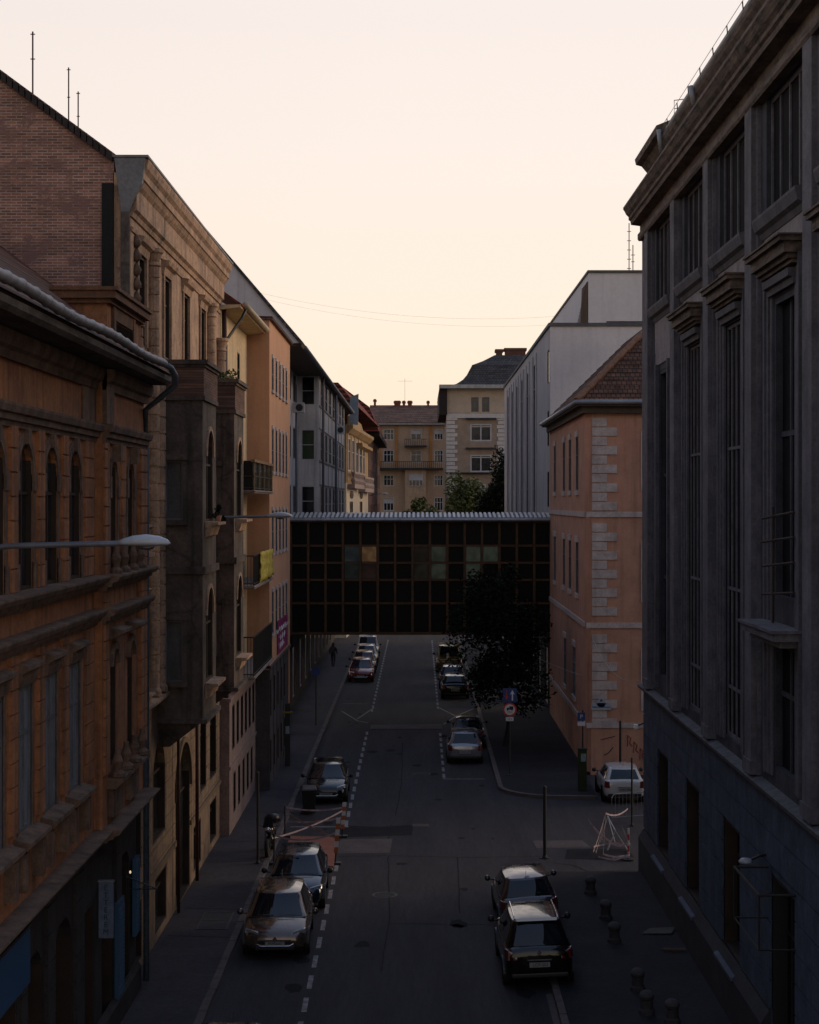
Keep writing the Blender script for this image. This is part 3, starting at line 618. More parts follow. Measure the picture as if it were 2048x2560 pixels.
# oriels
def oriel(y0, y1, top, bot, lab):
    o = MB(); Fo = Fr('L', -6.04); No = Fr('N', y0); c = (y0 + y1) / 2
    ow = [(c - .75, c + .75, 11.75, 14.35, .75), (c - .75, c + .75, 7.2, 9.85, .75)]
    nw = [(-7.08, -6.58, 11.8, 13.45), (-7.08, -6.58, 7.3, 9.0)]
    o.wall(Fo, y0, y1, bot, top - 1.0, ow, .14); o.wall(No, -7.3, -6.04, bot, top - 1.0, nw, .16)
    o.quad((-7.3, y1, bot), (-6.04, y1, bot), (-6.04, y1, top), (-7.3, y1, top)); o.quad((-7.3, y0, bot), (-6.04, y0, bot), (-6.04, y1, bot), (-7.3, y1, bot))
    e = o.build('oriel', ORIEL, b2); e['label'] = lab
    for a, b, c_, d_, r in ow: window(e, Fo, a, b, c_, d_, .12, 2, (.62,), FR_DARK, GLASS2)
    for a, b, c_, d_ in nw: window(e, No, a, b, c_, d_, .14, 1, (), FR_GREY, surf('grey_blinded_glass', (.10, .10, .105), (.06, .06, .065), rough=.3), fw=.05)
    o = MB(); o.box(-7.3, -6.0, y0 - .04, y1 + .04, top - 1.0, top - .12); o.build('oriel_brickwork', BRICK_Y, e)
    o = MB(); o.box(-7.3, -5.88, y0 - .14, y1 + .14, top - .12, top); o.box(-7.3, -5.95, y0 - .08, y1 + .08, top - .2, top - .12)
    o.box(-7.3, -5.97, y0 - .06, y1 + .06, top - 1.12, top - 1.0); o.box(-7.3, -5.95, y0 - .08, y1 + .08, 10.3, 10.5)
    for a, b, c_, d_ in nw: o.fbox(No, a - .12, a, c_ - .05, d_ + .05, 0, .05); o.fbox(No, b, b + .12, c_ - .05, d_ + .05, 0, .05); o.fbox(No, a - .16, b + .16, d_ + .02, d_ + .18, 0, .12); o.fbox(No, a - .14, b + .14, c_ - .14, c_, 0, .14)
    o.box(-7.3, -5.9, y0 - .12, y1 + .12, bot, bot + .12); o.build('oriel_moulding', ORIEL, e)
    o = MB()
    for z in (11.75, 7.2): o.mould(Fo, c - .95, c + .95, [(0, z - .45), (.12, z - .40), (.2, z - .12), (.36, z - .1), (.36, z - .02), (0, z)]).cut()
    o.build_each('sill', OCHRE, e); o = MB()
    for z in (14.35, 9.85): o.ring(Fo, c, z - .75, .75, .87, 0, .05).cut()
    o.build_each('arch_trim', OCHRE, e)
    o = MB(); o.hexa([(-7.3, y0 + .3, bot - .7), (-7.0, y0 + .3, bot - .7), (-7.0, y1 - .3, bot - .7), (-7.3, y1 - .3, bot - .7), (-7.3, y0, bot), (-6.1, y0, bot), (-6.1, y1, bot), (-7.3, y1, bot)]); o.build('corbel', ORIEL, e)
    return e
oriel(46.7, 49.75, 16.25, 6.15, 'nearer grey oriel with broad cornice'); oriel(54.6, 57.5, 16.3, 6.15, 'farther grey oriel with weeds on top')
def leaves(cx, cy, cz, rx, ry, rz, n, s, clumps=9, seed=1, hollow=.3):
    rnd = random.Random(seed); m = MB(); cs = []
    for i in range(clumps):
        while 1:
            p = Vector((rnd.uniform(-1, 1), rnd.uniform(-1, 1), rnd.uniform(-1, 1)))
            if hollow < p.length < 1: break
        cs.append((p, rnd.uniform(.22, .42)))
    for i in range(n):
        c, r = cs[rnd.randrange(clumps)]
        q = Vector((rnd.gauss(0, 1), rnd.gauss(0, 1), rnd.gauss(0, 1))).normalized() * r * rnd.uniform(.5, 1.15)
        p = Vector((cx + (c.x + q.x) * rx, cy + (c.y + q.y) * ry, cz + (c.z + q.z) * rz))
        a = Vector((rnd.gauss(0, 1), rnd.gauss(0, 1), rnd.gauss(0, .6))).normalized(); b = a.cross(Vector((rnd.gauss(0, 1), rnd.gauss(0, 1), rnd.gauss(0, 1)))).normalized()
        s_ = s * rnd.uniform(.6, 1.3)
        m.quad(p - a * s_, p + b * s_ * .5, p + a * s_, p - b * s_ * .5)
    return m
t = thing('weed', 'tuft of weeds growing on top of the farther oriel', 'plant', (-6.5, 55.2, 16.3)); leaves(-6.6, 55.4, 16.45, .6, .9, .25, 260, .07, 7, 3).build('leaves', LEAF, t, recalc=False); MB().tube([(-6.6, 55.4, 16.28), (-6.55, 55.5, 16.6)], .015, 5).build('stem', BARK, t)
t = thing('potted_plant', 'green window plant on the lower sill of the nearer oriel', 'plant', (-5.85, 48.6, 11.75)); leaves(-5.85, 48.9, 11.95, .16, .5, .24, 240, .06, 6, 4).build('leaves', LEAF_D, t, recalc=False); MB().lathe((-5.85, 48.7, 11.75), [(.08, 0), (.11, .16)], 10).build('pot', SALMON, t)

# ================================================================== B3: narrow cream building
F3 = Fr('L', -7.3); F3g = Fr('L', -6.95)
b3 = thing('cream_building', 'narrow cream building with a deep eave and gutter, between the ochre and apricot houses', 'building', (-7.3, 66, 0))
o3 = [(y - .45, y + .45, z, z + 1.7) for y in (63.3, 67.6) for z in (16.6, 13.2, 9.6, 6.3)]
m = MB(); m.wall(F3, 61.3, 71, 5.1, 19.4, o3, .07); m.build('wall', CREAM, b3)
g3 = [(y - .42, y + .42, 3.1, 4.75) for y in (62.6, 64.1, 65.6, 67.1, 68.6, 70.1)] + [(y - .4, y + .4, .7, 2.2) for y in (63.0, 64.6, 66.2, 67.8, 69.4)]
m = MB(); m.wall(F3g, 61.3, 71, 0, 5.0, g3, .07); m.quad((-6.95, 61.3, 0), (-7.4, 61.3, 0), (-7.4, 61.3, 5), (-6.95, 61.3, 5)); m.box(-7.3, -6.9, 61.25, 71, 5.0, 5.12); m.fbox(F3g, 61.3, 71, 2.5, 2.62, 0, .05); m.build('base_wall', surf('pinkish_plaster', (.33, .235, .205), (.24, .17, .15), streak=.3), b3)
for o in o3: window(b3, F3, *o, .06, 1, (.6,), FR_DARK)
for o in g3: window(b3, F3g, *o, .06, 1, (), FR_DARK, GLASS2)
MB().box(-12, -7.62, 61.35, 71, 0, 19.3).build('core', STONE_DK, b3)
m = MB(); m.poly([(-7.6, 61.35, 19.3), (-6.55, 61.35, 19.42), (-6.55, 61.35, 19.52), (-7.6, 61.35, 19.5)], (0, 9.6, 0)); m.build('eave', CREAM, b3)
m = MB(); m.poly([(-6.5, 61.4, 19.54), (-11.5, 61.4, 23.0), (-11.5, 61.4, 22.9), (-6.5, 61.4, 19.48)], (0, 9.5, 0)); m.build('roof', TILE_R, b3)
m = MB().tube([(-6.47, 62.2, 19.58), (-6.47, 70.9, 19.58)], .12, 12); m.build('gutter', surf('cream_gutter', (.50, .40, .27), rough=.5), b3, smooth=True)
m = MB().tube([(-6.47, 62.6, 19.5), (-6.6, 62.4, 19.15), (-7.1, 61.9, 18.3), (-7.15, 61.8, 17.9), (-7.15, 61.8, 5.2)], .055, 8); m.build('downpipe', METAL_D, b3, smooth=True)
# balconies in the corner
def balcony(z0, z1, kind, lab):
    m = MB(); m.box(-7.3, -6.2, 62.9, 70.8, z0 - .12, z0); m.box(-7.3, -6.15, 62.85, 70.8, z0 - .06, z0 - .03)
    o = m.build('balcony', surf('balcony_slab', (.28, .24, .22)), b3); o['label'] = lab
    r = MB()
    r.box(-6.26, -6.22, 62.9, 70.8, z1 - .05, z1); r.box(-7.3, -6.22, 62.92, 62.96, z1 - .05, z1); r.box(-6.26, -6.22, 62.9, 70.8, z0 + .06, z0 + .1); r.box(-7.3, -6.22, 62.92, 62.96, z0 + .06, z0 + .1)
    if kind != 'closed':
        y = 62.95
        while y < 70.8: r.box(-6.25, -6.23, y, y + .02, z0, z1); y += .13
        x = -7.25
        while x < -6.25: r.box(x, x + .02, 62.93, 62.95, z0, z1); x += .13
    r.build('railing', IRON, o)
    if kind == 'closed':
        g = MB(); g.box(-6.30, -6.26, 62.95, 70.8, z0, z1 + .55); g.box(-7.3, -6.30, 62.97, 63.0, z0, z1 + .55); g.build('glazing', GLASS, o)
        g = MB(); [g.box(-6.25, -6.20, yy, yy + .09, z0, z1 + .55) for yy in (63, 65, 67, 69, 70.6)]; g.box(-6.32, -6.18, 62.9, 70.8, z1 + .5, z1 + .6); g.build('posts', surf('ochre_posts', (.25, .17, .09)), o)
    return o
balcony(12.75, 13.3, 'closed', 'glazed top balcony'); o = balcony(9.15, 10.3, 'open', 'middle balcony'); balcony(5.75, 7.25, 'open', 'lowest balcony with plain bars')
t = thing('yellow_cloth', 'crumpled yellow patterned cloth hung over the middle balcony railing', 'cloth', (-6.15, 66.8, 9.2))
m = MB(); nU, nV = 26, 10
P = [(-6.16 + .05 * math.sin(i * .9 + j * .3) + .02 * math.sin(j * 1.7), 64.7 + 5.9 * i / nU, 10.36 - 1.15 * j / nV - (.06 * math.sin(i * .7) if j == nV else 0)) for i in range(nU + 1) for j in range(nV + 1)]
m.add(P, [(i * (nV + 1) + j, (i + 1) * (nV + 1) + j, (i + 1) * (nV + 1) + j + 1, i * (nV + 1) + j + 1) for i in range(nU) for j in range(nV)])
o = m.build('fabric', surf('yellow_fabric', (.62, .52, .08), (.30, .22, .05), scale=4, bump=.4, bscale=9), t, smooth=True); o.modifiers.new('thick', 'SOLIDIFY').thickness = .012

# ================================================================== B4: apricot block
F4 = Fr('L', -6.36); N4 = Fr('N', 71.0)
b4 = thing('apricot_building', 'apricot block with a blank brown end wall and rows of narrow white-trimmed windows', 'building', (-6.36, 76, 0))
ys = [72.5 + 1.85 * i for i in range(5)]
o4 = [(y - .42, y + .42, a, b) for a, b in ((17.1, 18.5), (13.6, 15.45), (10.1, 11.95), (6.6, 8.45)) for y in ys]
m = MB(); m.wall(F4, 71, 82.2, 5.35, 20.0, o4, .05); m.quad((-6.36, 71, 0), (-12, 71, 0), (-12, 71, 20.1), (-6.36, 71, 20.0)); m.quad((-6.36, 82.2, 0), (-12, 82.2, 0), (-12, 82.2, 20), (-6.36, 82.2, 20)); m.build('wall', APRICOT, b4)
g4 = [(y - .35, y + .35, 3.0, 4.7) for y in ys] + [(y - .35, y + .35, .6, 2.1) for y in ys]
F4g = Fr('L', -6.44)
m = MB(); m.wall(F4g, 71.05, 82.2, 0, 5.35, g4, .06); m.box(-6.5, -6.30, 71.0, 82.2, 5.25, 5.36); m.box(-6.95, -6.34, 70.98, 71.06, 0, 5.2); m.build('base_wall', surf('dark_grey_plinth', (.10, .085, .083), (.06, .052, .052), streak=.4), b4)
m = MB(); [m.fbox(F4g, y - .75, y - .6, .2, 5.2, 0, .03) for y in ys]; m.build('plinth_ribs', surf('dark_grey_plinth', (.1, .1, .1)), b4)
for o in o4: window(b4, F4, *o, .045, 1, (.5,), FR_GREY, GLASS2, fw=.05)
for o in g4: window(b4, F4g, *o, .055, 1, (), FR_DARK, GLASS2)
m = MB()
for a, b, c_, e in o4: m.fbox(F4, a - .18, a, c_ - .1, e + .1, -.01, .012); m.fbox(F4, b, b + .18, c_ - .1, e + .1, -.01, .012); m.fbox(F4, a, b, e, e + .14, -.01, .05); m.fbox(F4, a - .05, b + .05, c_ - .12, c_, -.01, .08).cut()
m.build_each('window_surround', surf('white_trim', (.52, .45, .42), (.42, .36, .34)), b4)
m = MB(); m.box(-12, -6.22, 70.9, 82.4, 20.0, 20.14); m.poly([(-6.22, 70.9, 20.14), (-12, 70.9, 20.14), (-12, 70.9, 20.3)], (0, 11.5, 0)); m.build('roof', TILE_B, b4)
t = thing('magenta_banner', 'magenta banner with white script on the apricot block above its plinth', 'banner', (-6.3, 77.5, 5.5))
MB().box(-6.34, -6.31, 74.6, 80.2, 5.5, 7.0).build('sheet', surf('magenta_vinyl', (.26, .028, .12), (.17, .02, .085), scale=2, rough=.5, bump=.05), t)
m = MB(); rnd = random.Random(5)
for kx in range(3):
    z0 = 6.55 - kx * .36; pts = [(-6.305, 75.2 + j * .33, z0 + .13 * math.sin(j * 2.1 + kx) + rnd.uniform(-.03, .03)) for j in range(13 - 2 * kx)]; m.tube(pts, .028, 5)
m.build('script', WHITEP, t)

# ================================================================== B5: pale modern office with bands of windows
b5 = thing('pale_office_building', 'pale grey office block with blank gable and bands of deep-set windows, left of the bridge', 'building', (-6.3, 115, 0))
F5 = Fr('L', -6.24); F5r = Fr('L', -7.6); N5 = Fr('N', 104.0)
fl = [(18.3, 20.1), (14.9, 16.8), (11.4, 13.3), (7.9, 9.8)]
o5 = [(y - 1.35, y + 1.35, a, b) for a, b in fl for y in (107.2, 112.0, 116.8, 121.6, 126.4, 131.2, 136.0)]
m = MB(); m.wall(F5, 104, 139, 4.5, 20.15, o5, .07); m.build('wall', GREYW, b5)
o5n = [(-7.35, -6.5, a, b) for a, b in fl]
m = MB(); m.wall(N5, -7.6, -6.24, 4.5, 20.15, o5n, .3); m.wall(F5r, 83, 104, 4.5, 20.3, [(y - 1.1, y + 1.1, a, b) for a, b in fl for y in (86, 90, 94, 98, 101.8)], .3); m.build('return_wall', GREYW, b5)
for o in o5: window(b5, F5, *o, .06, 2, (.4,), FR_GREY, GLASS, fw=.09)
for i, o in enumerate(o5n): window(b5, N5, *o, .28, 1, (.5,), FR_WHITE, plain('green_curtained_glass', (.018, .045, .022), .15) if i == 1 else GLASS, fw=.06)
for a, b in fl:
    for y in (98, 101.8): window(b5, F5r, y - 1.1, y + 1.1, a, b, .28, 2, (.4,), FR_GREY, GLASS, fw=.09)
m = MB(); [m.fbox(F5, y - .35, y + .35, 4.5, 20.15, .002, .03) for y in (104.9, 109.6, 114.4, 119.2, 124.0, 128.8, 133.6, 138.2) if m.cut()]; m.build_each('pier', surf('buff_pier', (.42, .36, .31), (.33, .28, .25), streak=.3), b5)
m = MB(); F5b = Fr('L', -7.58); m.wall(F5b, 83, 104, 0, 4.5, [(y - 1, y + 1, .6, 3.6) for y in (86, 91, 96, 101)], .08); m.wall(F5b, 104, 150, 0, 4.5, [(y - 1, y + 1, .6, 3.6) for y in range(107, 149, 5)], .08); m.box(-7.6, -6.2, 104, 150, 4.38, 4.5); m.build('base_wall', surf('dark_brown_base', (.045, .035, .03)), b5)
m = MB()
for a_, b_ in fl: m.fbox(F5, 104, 139, a_ - .12, a_ - .02, .002, .05).cut(); m.fbox(F5, 104, 139, b_ + .02, b_ + .1, .002, .04).cut()
m.build_each('band', surf('dark_band', (.16, .14, .14)), b5)
# gable end
m = MB(); m.poly([(-5.9, 84, 20.25), (-7.3, 84, 20.25), (-7.3, 84, 19.5), (-16, 84, 19.5), (-16, 84, 22.2), (-11.7, 84, 27.0)], (0, .3, 0)); m.build('gable_wall', GREYC, b5)
m = MB(); m.poly([(-5.85, 83.9, 20.3), (-11.7, 83.9, 27.15), (-17, 83.9, 22.2), (-17, 83.9, 22.0), (-11.7, 83.9, 26.95), (-5.95, 83.9, 20.15)], (0, 65, 0)); m.build('roof', SLATE_R, b5)
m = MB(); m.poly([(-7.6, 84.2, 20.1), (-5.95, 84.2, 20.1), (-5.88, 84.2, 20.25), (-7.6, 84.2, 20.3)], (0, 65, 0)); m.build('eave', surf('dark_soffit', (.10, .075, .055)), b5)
m = MB().tube([(-5.9, 86, 20.2), (-5.9, 149, 20.2)], .13, 8); m.build('gutter', surf('blue_grey_gutter', (.12, .13, .16), rough=.5), b5, smooth=True); m = MB(); m.cut(); m.tube([(-6.0, 104.8, 20.1), (-6.05, 104.9, 19.3), (-6.05, 104.9, 5)], .07, 8).cut(); m.tube([(-6.05, 121.2, 20), (-6.05, 121.2, 6)], .09, 8).cut(); m.tube([(-7.35, 100, 19.3), (-7.35, 100, 5)], .07, 8); m.build_each('downpipe', surf('blue_grey_gutter', (.12, .13, .16), rough=.5), b5, smooth=True)
def acunit(x, y, z, lab):
    t = thing('air_conditioner', lab, 'air conditioner', (x, y, z), group='air conditioners on the pale office')
    MB().box(x - .35, x + .35, y - .3, y, z, z + .6).build('casing', FR_WHITE, t, bevel=.03)
    MB().lathe((x + .05, y - .30, z + .3), [(.22, -.02), (.22, .0), (.05, .01)], 12, 'y').build('fan_grille', IRON, t)
acunit(-7.2, 99.9, 17.6, 'white air conditioner high on the recessed wall beside the drainpipe'); acunit(-5.9, 124, 17.3, 'white air conditioner farther along on the office street wall')

# ================================================================== B6: ornate yellow house + dark red house
b6 = thing('ornate_yellow_house', 'ornate yellow house with broken gable and balustrade, its cream tower base at the bridge', 'building', (-6.6, 155, 0))
import mathutils
dx, dy = 1.05, 30; ll = math.hypot(dx, dy); F6 = Fr('O', (-6.65, 152, dx / ll, dy / ll))
m = MB(); m.wall(F6, 0, 30, 14.0, 19.3, [(a, a + 2.6, 15.2, 18.2) for a in (2, 7, 12, 17, 22)], .08)
m.quad((-12, 152, 14), F6.p(0, 14), F6.p(0, 19.3), (-12, 152, 19.3)); m.build('wall', surf('yellow_ochre', (.42, .275, .135), (.28, .18, .09), scale=.5, streak=.6), b6)
m = MB(); m.wall(F6, 0, 30, 0, 14.0, [(4, 8, 9.0, 12.35), (17, 21, 9.0, 12.35)], .1); m.quad((-12, 152, 0), F6.p(0, 0), F6.p(0, 14), (-12, 152, 14)); m.build('base_wall', surf('cream_tower', (.55, .47, .36), (.45, .38, .3)), b6)
for a in (2, 7, 12, 17, 22): window(b6, F6, a, a + 2.6, 15.2, 18.2, .06, 2, (.6,), FR_WHITE)
for a in (4, 17): window(b6, F6, a, a + 4, 9.0, 12.35, .08, 1, (), FR_DARK)
m = MB()
for a in (6, 19):
    pts = [F6.p(a + 2 * math.cos(t_ * math.pi / 8), 12.98 + .38 * math.sin(t_ * math.pi / 8), .06) for t_ in range(16)]; m.quad(*pts)
m.build('round_window', GLASS, b6)
m = MB()
for a, b, pz in ((1, 14, 13.95), (15, 29, 13.7)):
    m.fbox(F6, a, b, pz - .4, pz, 0, .7); m.fbox(F6, a, b, pz + .95, pz + 1.15, .4, .7)
    u = a + .4
    while u < b: q = F6.p(u, pz, .55); m.lathe(q, [(.14, 0), (.22, .3), (.1, .6), (.15, .95)], 8); u += 1.1
m.build('balustrade', surf('pink_grey_stone', (.36, .27, .24)), b6)
m = MB()
for u in (1, 5.6, 10.4, 15, 20): m.fbox(F6, u - .4, u + .4, 14.2, 19.0, 0, .08).cut()
m.build_each('pilaster', surf('pale_pilaster', (.48, .38, .28)), b6)
m = MB()
m.poly([F6.p(0, 19.2, .1), F6.p(0, 20.1, .1), F6.p(3, 20.5, .1), F6.p(6, 19.9, .1), F6.p(11, 19.8, .1), F6.p(14, 19.2, .1)], (.5, -.2, 0)); m.mould(F6, 0, 30, [(0, 18.5), (.2, 18.6), (.6, 19.0), (.6, 19.3), (0, 19.4)]); m.mould(F6, 14, 30, [(0, 17.6), (.5, 17.8), (.5, 18.1), (0, 18.2)]); m.build('gable', surf('yellow_ochre', (.5, .3, .1)), b6)
MB().poly([(-6.3, 150.5, 19.3), (-5.55, 150.5, 19.2), (-5.5, 150.5, 22.0), (-6.25, 150.5, 21.7)], (0, .3, 0)).build('sheet_hoarding', surf('blue_grey_sheet', (.25, .29, .33)), b6)
MB().poly([(-6.0, 156, 21.4), (-7.6, 156, 23.4), (-13, 156, 23.4), (-13, 156, 21)], (1.6, 26, -1.0)).build('roof', TILE_R, b6)
b6b = thing('dark_red_house', 'dark red brick house with jutting eave beyond the ornate yellow house', 'building', (-5.7, 195, 0))
m = MB(); m.wall(Fr('L', -5.55), 183, 232, 0, 19.6, [(y, y + 2, z, z + 2) for y in range(186, 230, 6) for z in (6, 10, 14, 17)], .1); m.quad((-12, 183, 0), (-5.55, 183, 0), (-5.55, 183, 19.6), (-12, 183, 19.6)); m.build('wall', surf('dark_red_brick', (.11, .05, .04), (.06, .03, .028)), b6b)
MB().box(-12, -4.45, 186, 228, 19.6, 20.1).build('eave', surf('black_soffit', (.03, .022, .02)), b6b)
MB().poly([(-4.5, 185, 20.1), (-5.6, 185, 22.8), (-8.4, 185, 24.9), (-12, 185, 25.0), (-12, 185, 20.1)], (0, 44, 0)).build('roof', TILE_R, b6b)
for y in range(186, 230, 6):
    for z in (14, 17): window(b6b, Fr('L', -5.55), y, y + 2, z, z + 2, .28, 2, (.5,), FR_GREY)

# ================================================================== B7: tan apartment house closing the street
F7 = Fr('N', 240.0)
def px7(px, py, Y): return ((px - 1050) * Y / 4200, H - (py - 1255) * Y / 4200)
b7 = thing('tan_apartment_house', 'tan apartment house with brown tiled roof and balconies closing the street', 'building', (-2, 240, 0))
wx = [(959, 985), (1027, 1054), (1086, 1108)]; wz = [(1073, 1100), (1125, 1156), (1187, 1215), (1243, 1277)]
o7 = []
for i, (a, b) in enumerate(wx):
    for j, (c_, e) in enumerate(wz):
        x0, z1 = px7(a, c_, 240); x1, z0 = px7(b, e, 240); o7.append((x0, x1, z0, z1, i, j))
zt = px7(0, 1057, 240)[1]
m = MB(); m.wall(F7, -7.2, 5, 17.2, zt, [(a, b, c_, e) for a, b, c_, e, i, j in o7 if c_ > 17.2], .25); m.wall(F7, -7.2, 5, 0, 17.2, [(a, b, c_, e) for a, b, c_, e, i, j in o7 if c_ < 17.2], .25)
m.box(-7.2, 5, 240.8, 250, 0, zt - .1); m.build('wall', surf('tan_render', (.45, .325, .225), (.35, .25, .18), scale=.3, streak=.3), b7)
for a, b, c_, e, i, j in o7: window(b7, F7, a, b, c_, e, .2, 3 if i != 1 else 2, (.62,), FR_WHITE, GLASS, fw=.1, blind=(.45 if (i, j) in ((1, 2), (0, 3), (1, 3), (2, 0), (1, 0)) else 0))
zt = px7(0, 1057, 240)[1]
m = MB(); m.box(-7.5, 5, 239.3, 241, zt - .3, zt); m.build('gutter', METAL, b7)
m = MB(); m.poly([(-7.6, 239.2, zt), (5, 239.2, zt), (5, 246, px7(0, 1013, 246)[1]), (-7.3, 246, px7(0, 1013, 246)[1])], (0, .6, -.3)); m.build('roof', TILE_B, b7)
for a, b in ((935, 940), (986, 1001), (1007, 1013), (1020, 1030), (1068, 1073), (1095, 1112)):
    x0, x1 = px7(a, 0, 246)[0], px7(b, 0, 246)[0]; top = px7(0, 1002 if a != 935 else 998, 246)[1]
    m = MB(); m.box(x0, x1, 245.5, 247, top - 3, top); m.box(x0 - .1, x1 + .1, 245.4, 247.1, top - .35, top - .1); m.build('chimney', surf('brick_chimney', (.2, .075, .05)), b7)
m = MB()
for a, b in ((945, 953), (988, 995), (1074, 1081)):
    m.box(px7(a, 0, 240)[0], px7(b, 0, 240)[0], 239.85, 240, 17.3, zt - .4)
m.build('orange_strip', surf('orange_render', (.42, .20, .07), (.34, .16, .06)), b7)
m = MB()
x0, x1 = px7(1012, 0, 240)[0], px7(1067, 0, 240)[0]; z = px7(0, 1114, 240)[1]; m.box(x0, x1, 238.9, 240, z - .2, z)
for k in range(12): m.box(x0 + k * (x1 - x0) / 12, x0 + k * (x1 - x0) / 12 + .06, 238.9, 238.95, z, z + .9)
m.box(x0, x1, 238.88, 238.98, z + .85, z + .93)
z = px7(0, 1170, 240)[1]; x0, x1 = px7(940, 0, 240)[0], px7(1108, 0, 240)[0]; m.box(x0, x1, 238.7, 240, z - .25, z)
for k in range(34): m.box(x0 + k * (x1 - x0) / 34, x0 + k * (x1 - x0) / 34 + .06, 238.7, 238.75, z, z + .9)
m.box(x0, x1, 238.68, 238.78, z + .85, z + .93); m.build('balcony', IRON, b7)
m = MB(); x0, x1 = px7(1013, 0, 240)[0], px7(1065, 0, 240)[0]; m.box(x0, x1, 239.2, 240, 5, px7(0, 1173, 240)[1]); m.build('bay', surf('tan_render2', (.50, .36, .24)), b7)
x0, x1 = px7(1022, 0, 240)[0], px7(1058, 0, 240)[0]; window(b7, Fr('N', 239.2), x0, x1, px7(0, 1216, 240)[1], px7(0, 1185, 240)[1], -.02, 4, (.5,), FR_WHITE, GLASS, fw=.1, blind=.5)

# ================================================================== B8: grey mansard corner house
F8 = Fr('N', 205.0)
def p8(px, py): return px7(px, py, 205)
b8 = thing('mansard_corner_house', 'corner apartment house with slate mansard roof and white quoins behind the trees', 'building', (7, 205, 0))
o8 = [(p8(1178, 0)[0], p8(1197, 0)[0], p8(0, 1030)[1], p8(0, 993)[1]), (p8(1205, 0)[0], p8(1224, 0)[0], p8(0, 1030)[1], p8(0, 993)[1])]
o8b = [(p8(1176, 0)[0], p8(1229, 0)[0], p8(0, 1103)[1], p8(0, 1060)[1]), (p8(1176, 0)[0], p8(1229, 0)[0], p8(0, 1180)[1], p8(0, 1137)[1]), (p8(1190, 0)[0], p8(1215, 0)[0], p8(0, 1240)[1], p8(0, 1210)[1])]
xl = p8(1112, 0)[0]; ze = p8(0, 972)[1]
zm = p8(0, 1032)[1]
m = MB(); m.wall(F8, xl + .3, 16, zm, ze, o8, .2); m.quad((xl + .3, 205, 0), (xl + .3, 225, 0), (xl + .3, 225, ze), (xl + .3, 205, ze)); m.build('upper_wall', surf('sandy_render', (.50, .40, .31), (.41, .33, .255)), b8)
m = MB(); m.wall(F8, xl + .3, 16, 0, zm, o8b, .25); m.build('wall', surf('grey_brown_render', (.36, .275, .205), (.27, .205, .16)), b8)
for o in o8: window(b8, F8, *o, .18, 2, (.6,), FR_GREY, GLASS2, fw=.08)
for o in o8b: window(b8, F8, *o, .2, 2, (.85,), FR_WHITE, GLASS2, fw=.16)
m = MB(); z = p8(0, 1235)[1]; i = 0
while z < zm - .7:
    w_ = (1.25, .95)[i % 2]; m.box(xl + .2, xl + .3 + w_, 204.85, 205, z, z + .42); m.box(14.9 - (1 - w_), 16, 204.85, 205, z, z + .42); m.box(p8(1255, 0)[0] - w_ * .5, 13, 204.9, 205, z, z + .42); z += .5; i += 1
m.box(xl + .2, 16, 204.8, 205, zm - .65, zm - .1); m.build('quoin', surf('white_quoin', (.60, .56, .54), (.5, .47, .46)), b8)
m = MB()
for zz in (1045, 1119, 1181): m.box(p8(1165, 0)[0], p8(1240, 0)[0], 204.5, 205, p8(0, zz + 3)[1], p8(0, zz)[1])
m.box(xl, 16, 204.4, 205, p8(0, 1183)[1], p8(0, 1181)[1]); m.build('window_hood', SLATE, b8)
pr = [(1100, 971), (1118, 966), (1142, 958), (1158, 947), (1168, 935), (1176, 920), (1181, 911), (1182, 908), (1210, 896), (1242, 878)]
m = MB(); front = []; 
for i, (a, b) in enumerate(pr):
    x, z = p8(a, b); t_ = i / 9; front.append((x, 204.2 + (x - p8(1100, 0)[0]) * .9, z))
back = [(x, y + 0, z) for x, y, z in front]
for (a, b, c_), (d_, e, f) in zip(front, front[1:]):
    m.quad((a, b, c_), (d_, e, f), (24, e, f), (24, b, c_)); m.quad((a, b, c_), (d_, e, f), (d_, 235, f), (a, 235, c_))
m.build('roof', SLATE_R, b8)
MB().box(p8(1098, 0)[0], 24, 203.9, 206, ze, ze + .45).build('gutter', METAL, b8)
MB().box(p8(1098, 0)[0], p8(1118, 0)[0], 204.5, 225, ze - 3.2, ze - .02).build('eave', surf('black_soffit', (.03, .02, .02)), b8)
for a, b, t_ in ((1247, 1262, 862), (1270, 1322, 859)):
    m = MB(); x0, z0 = p8(a, 880); x1, z1 = p8(b, t_); m.box(x0, x1, 211, 213, z0 - 1, z1); m.box(x0 - .15, x1 + .15, 210.9, 213.1, z1 - .3, z1 + .02); m.build('chimney', surf('dark_chimney', (.13, .06, .045)), b8)

# ================================================================== B9: pale concrete building right of the bridge
b9 = thing('concrete_archive_building', 'pale concrete block with stepped top and tall slot windows, right of the bridge', 'building', (8, 110, 0))
F9 = Fr('R', 7.6); N9 = Fr('N', 98.0)
sl = [111, 118, 124.5, 131, 137.5, 144]
o9 = [(y - 1.3, y + 1.3, 5, 21.4) for y in sl] + [(98.7, 100.1, a, b) for a, b in ((19.3, 21.3), (15.6, 17.7), (12.0, 14.1), (8.4, 10.5))]
m = MB(); m.wall(F9, 98, 151, 4.6, 22.55, o9, .07); m.build('wall', GREYC, b9)
m = MB(); m.wall(F9, 97.05, 151, 0, 4.6, [(y - 1.2, y + 1.2, .3, 3.6) for y in range(101, 150, 6)], .1); m.build('base_wall', surf('near_black_base', (.030, .026, .024)), b9)  # wall below bridge level in one near-black tone
m = MB(); m.wall(N9, 7.6, 26, 0, 22.55, (), .2); m.build('end_wall', surf('smooth_grey_render', (.64, .605, .61), (.57, .54, .545), scale=.25, bump=.06, streak=.15), b9)
for o in o9[:6]: window(b9, F9, *o[:4], .06, 1, tuple((k + .5) / 5 for k in range(5)), FR_GREY, GLASS)
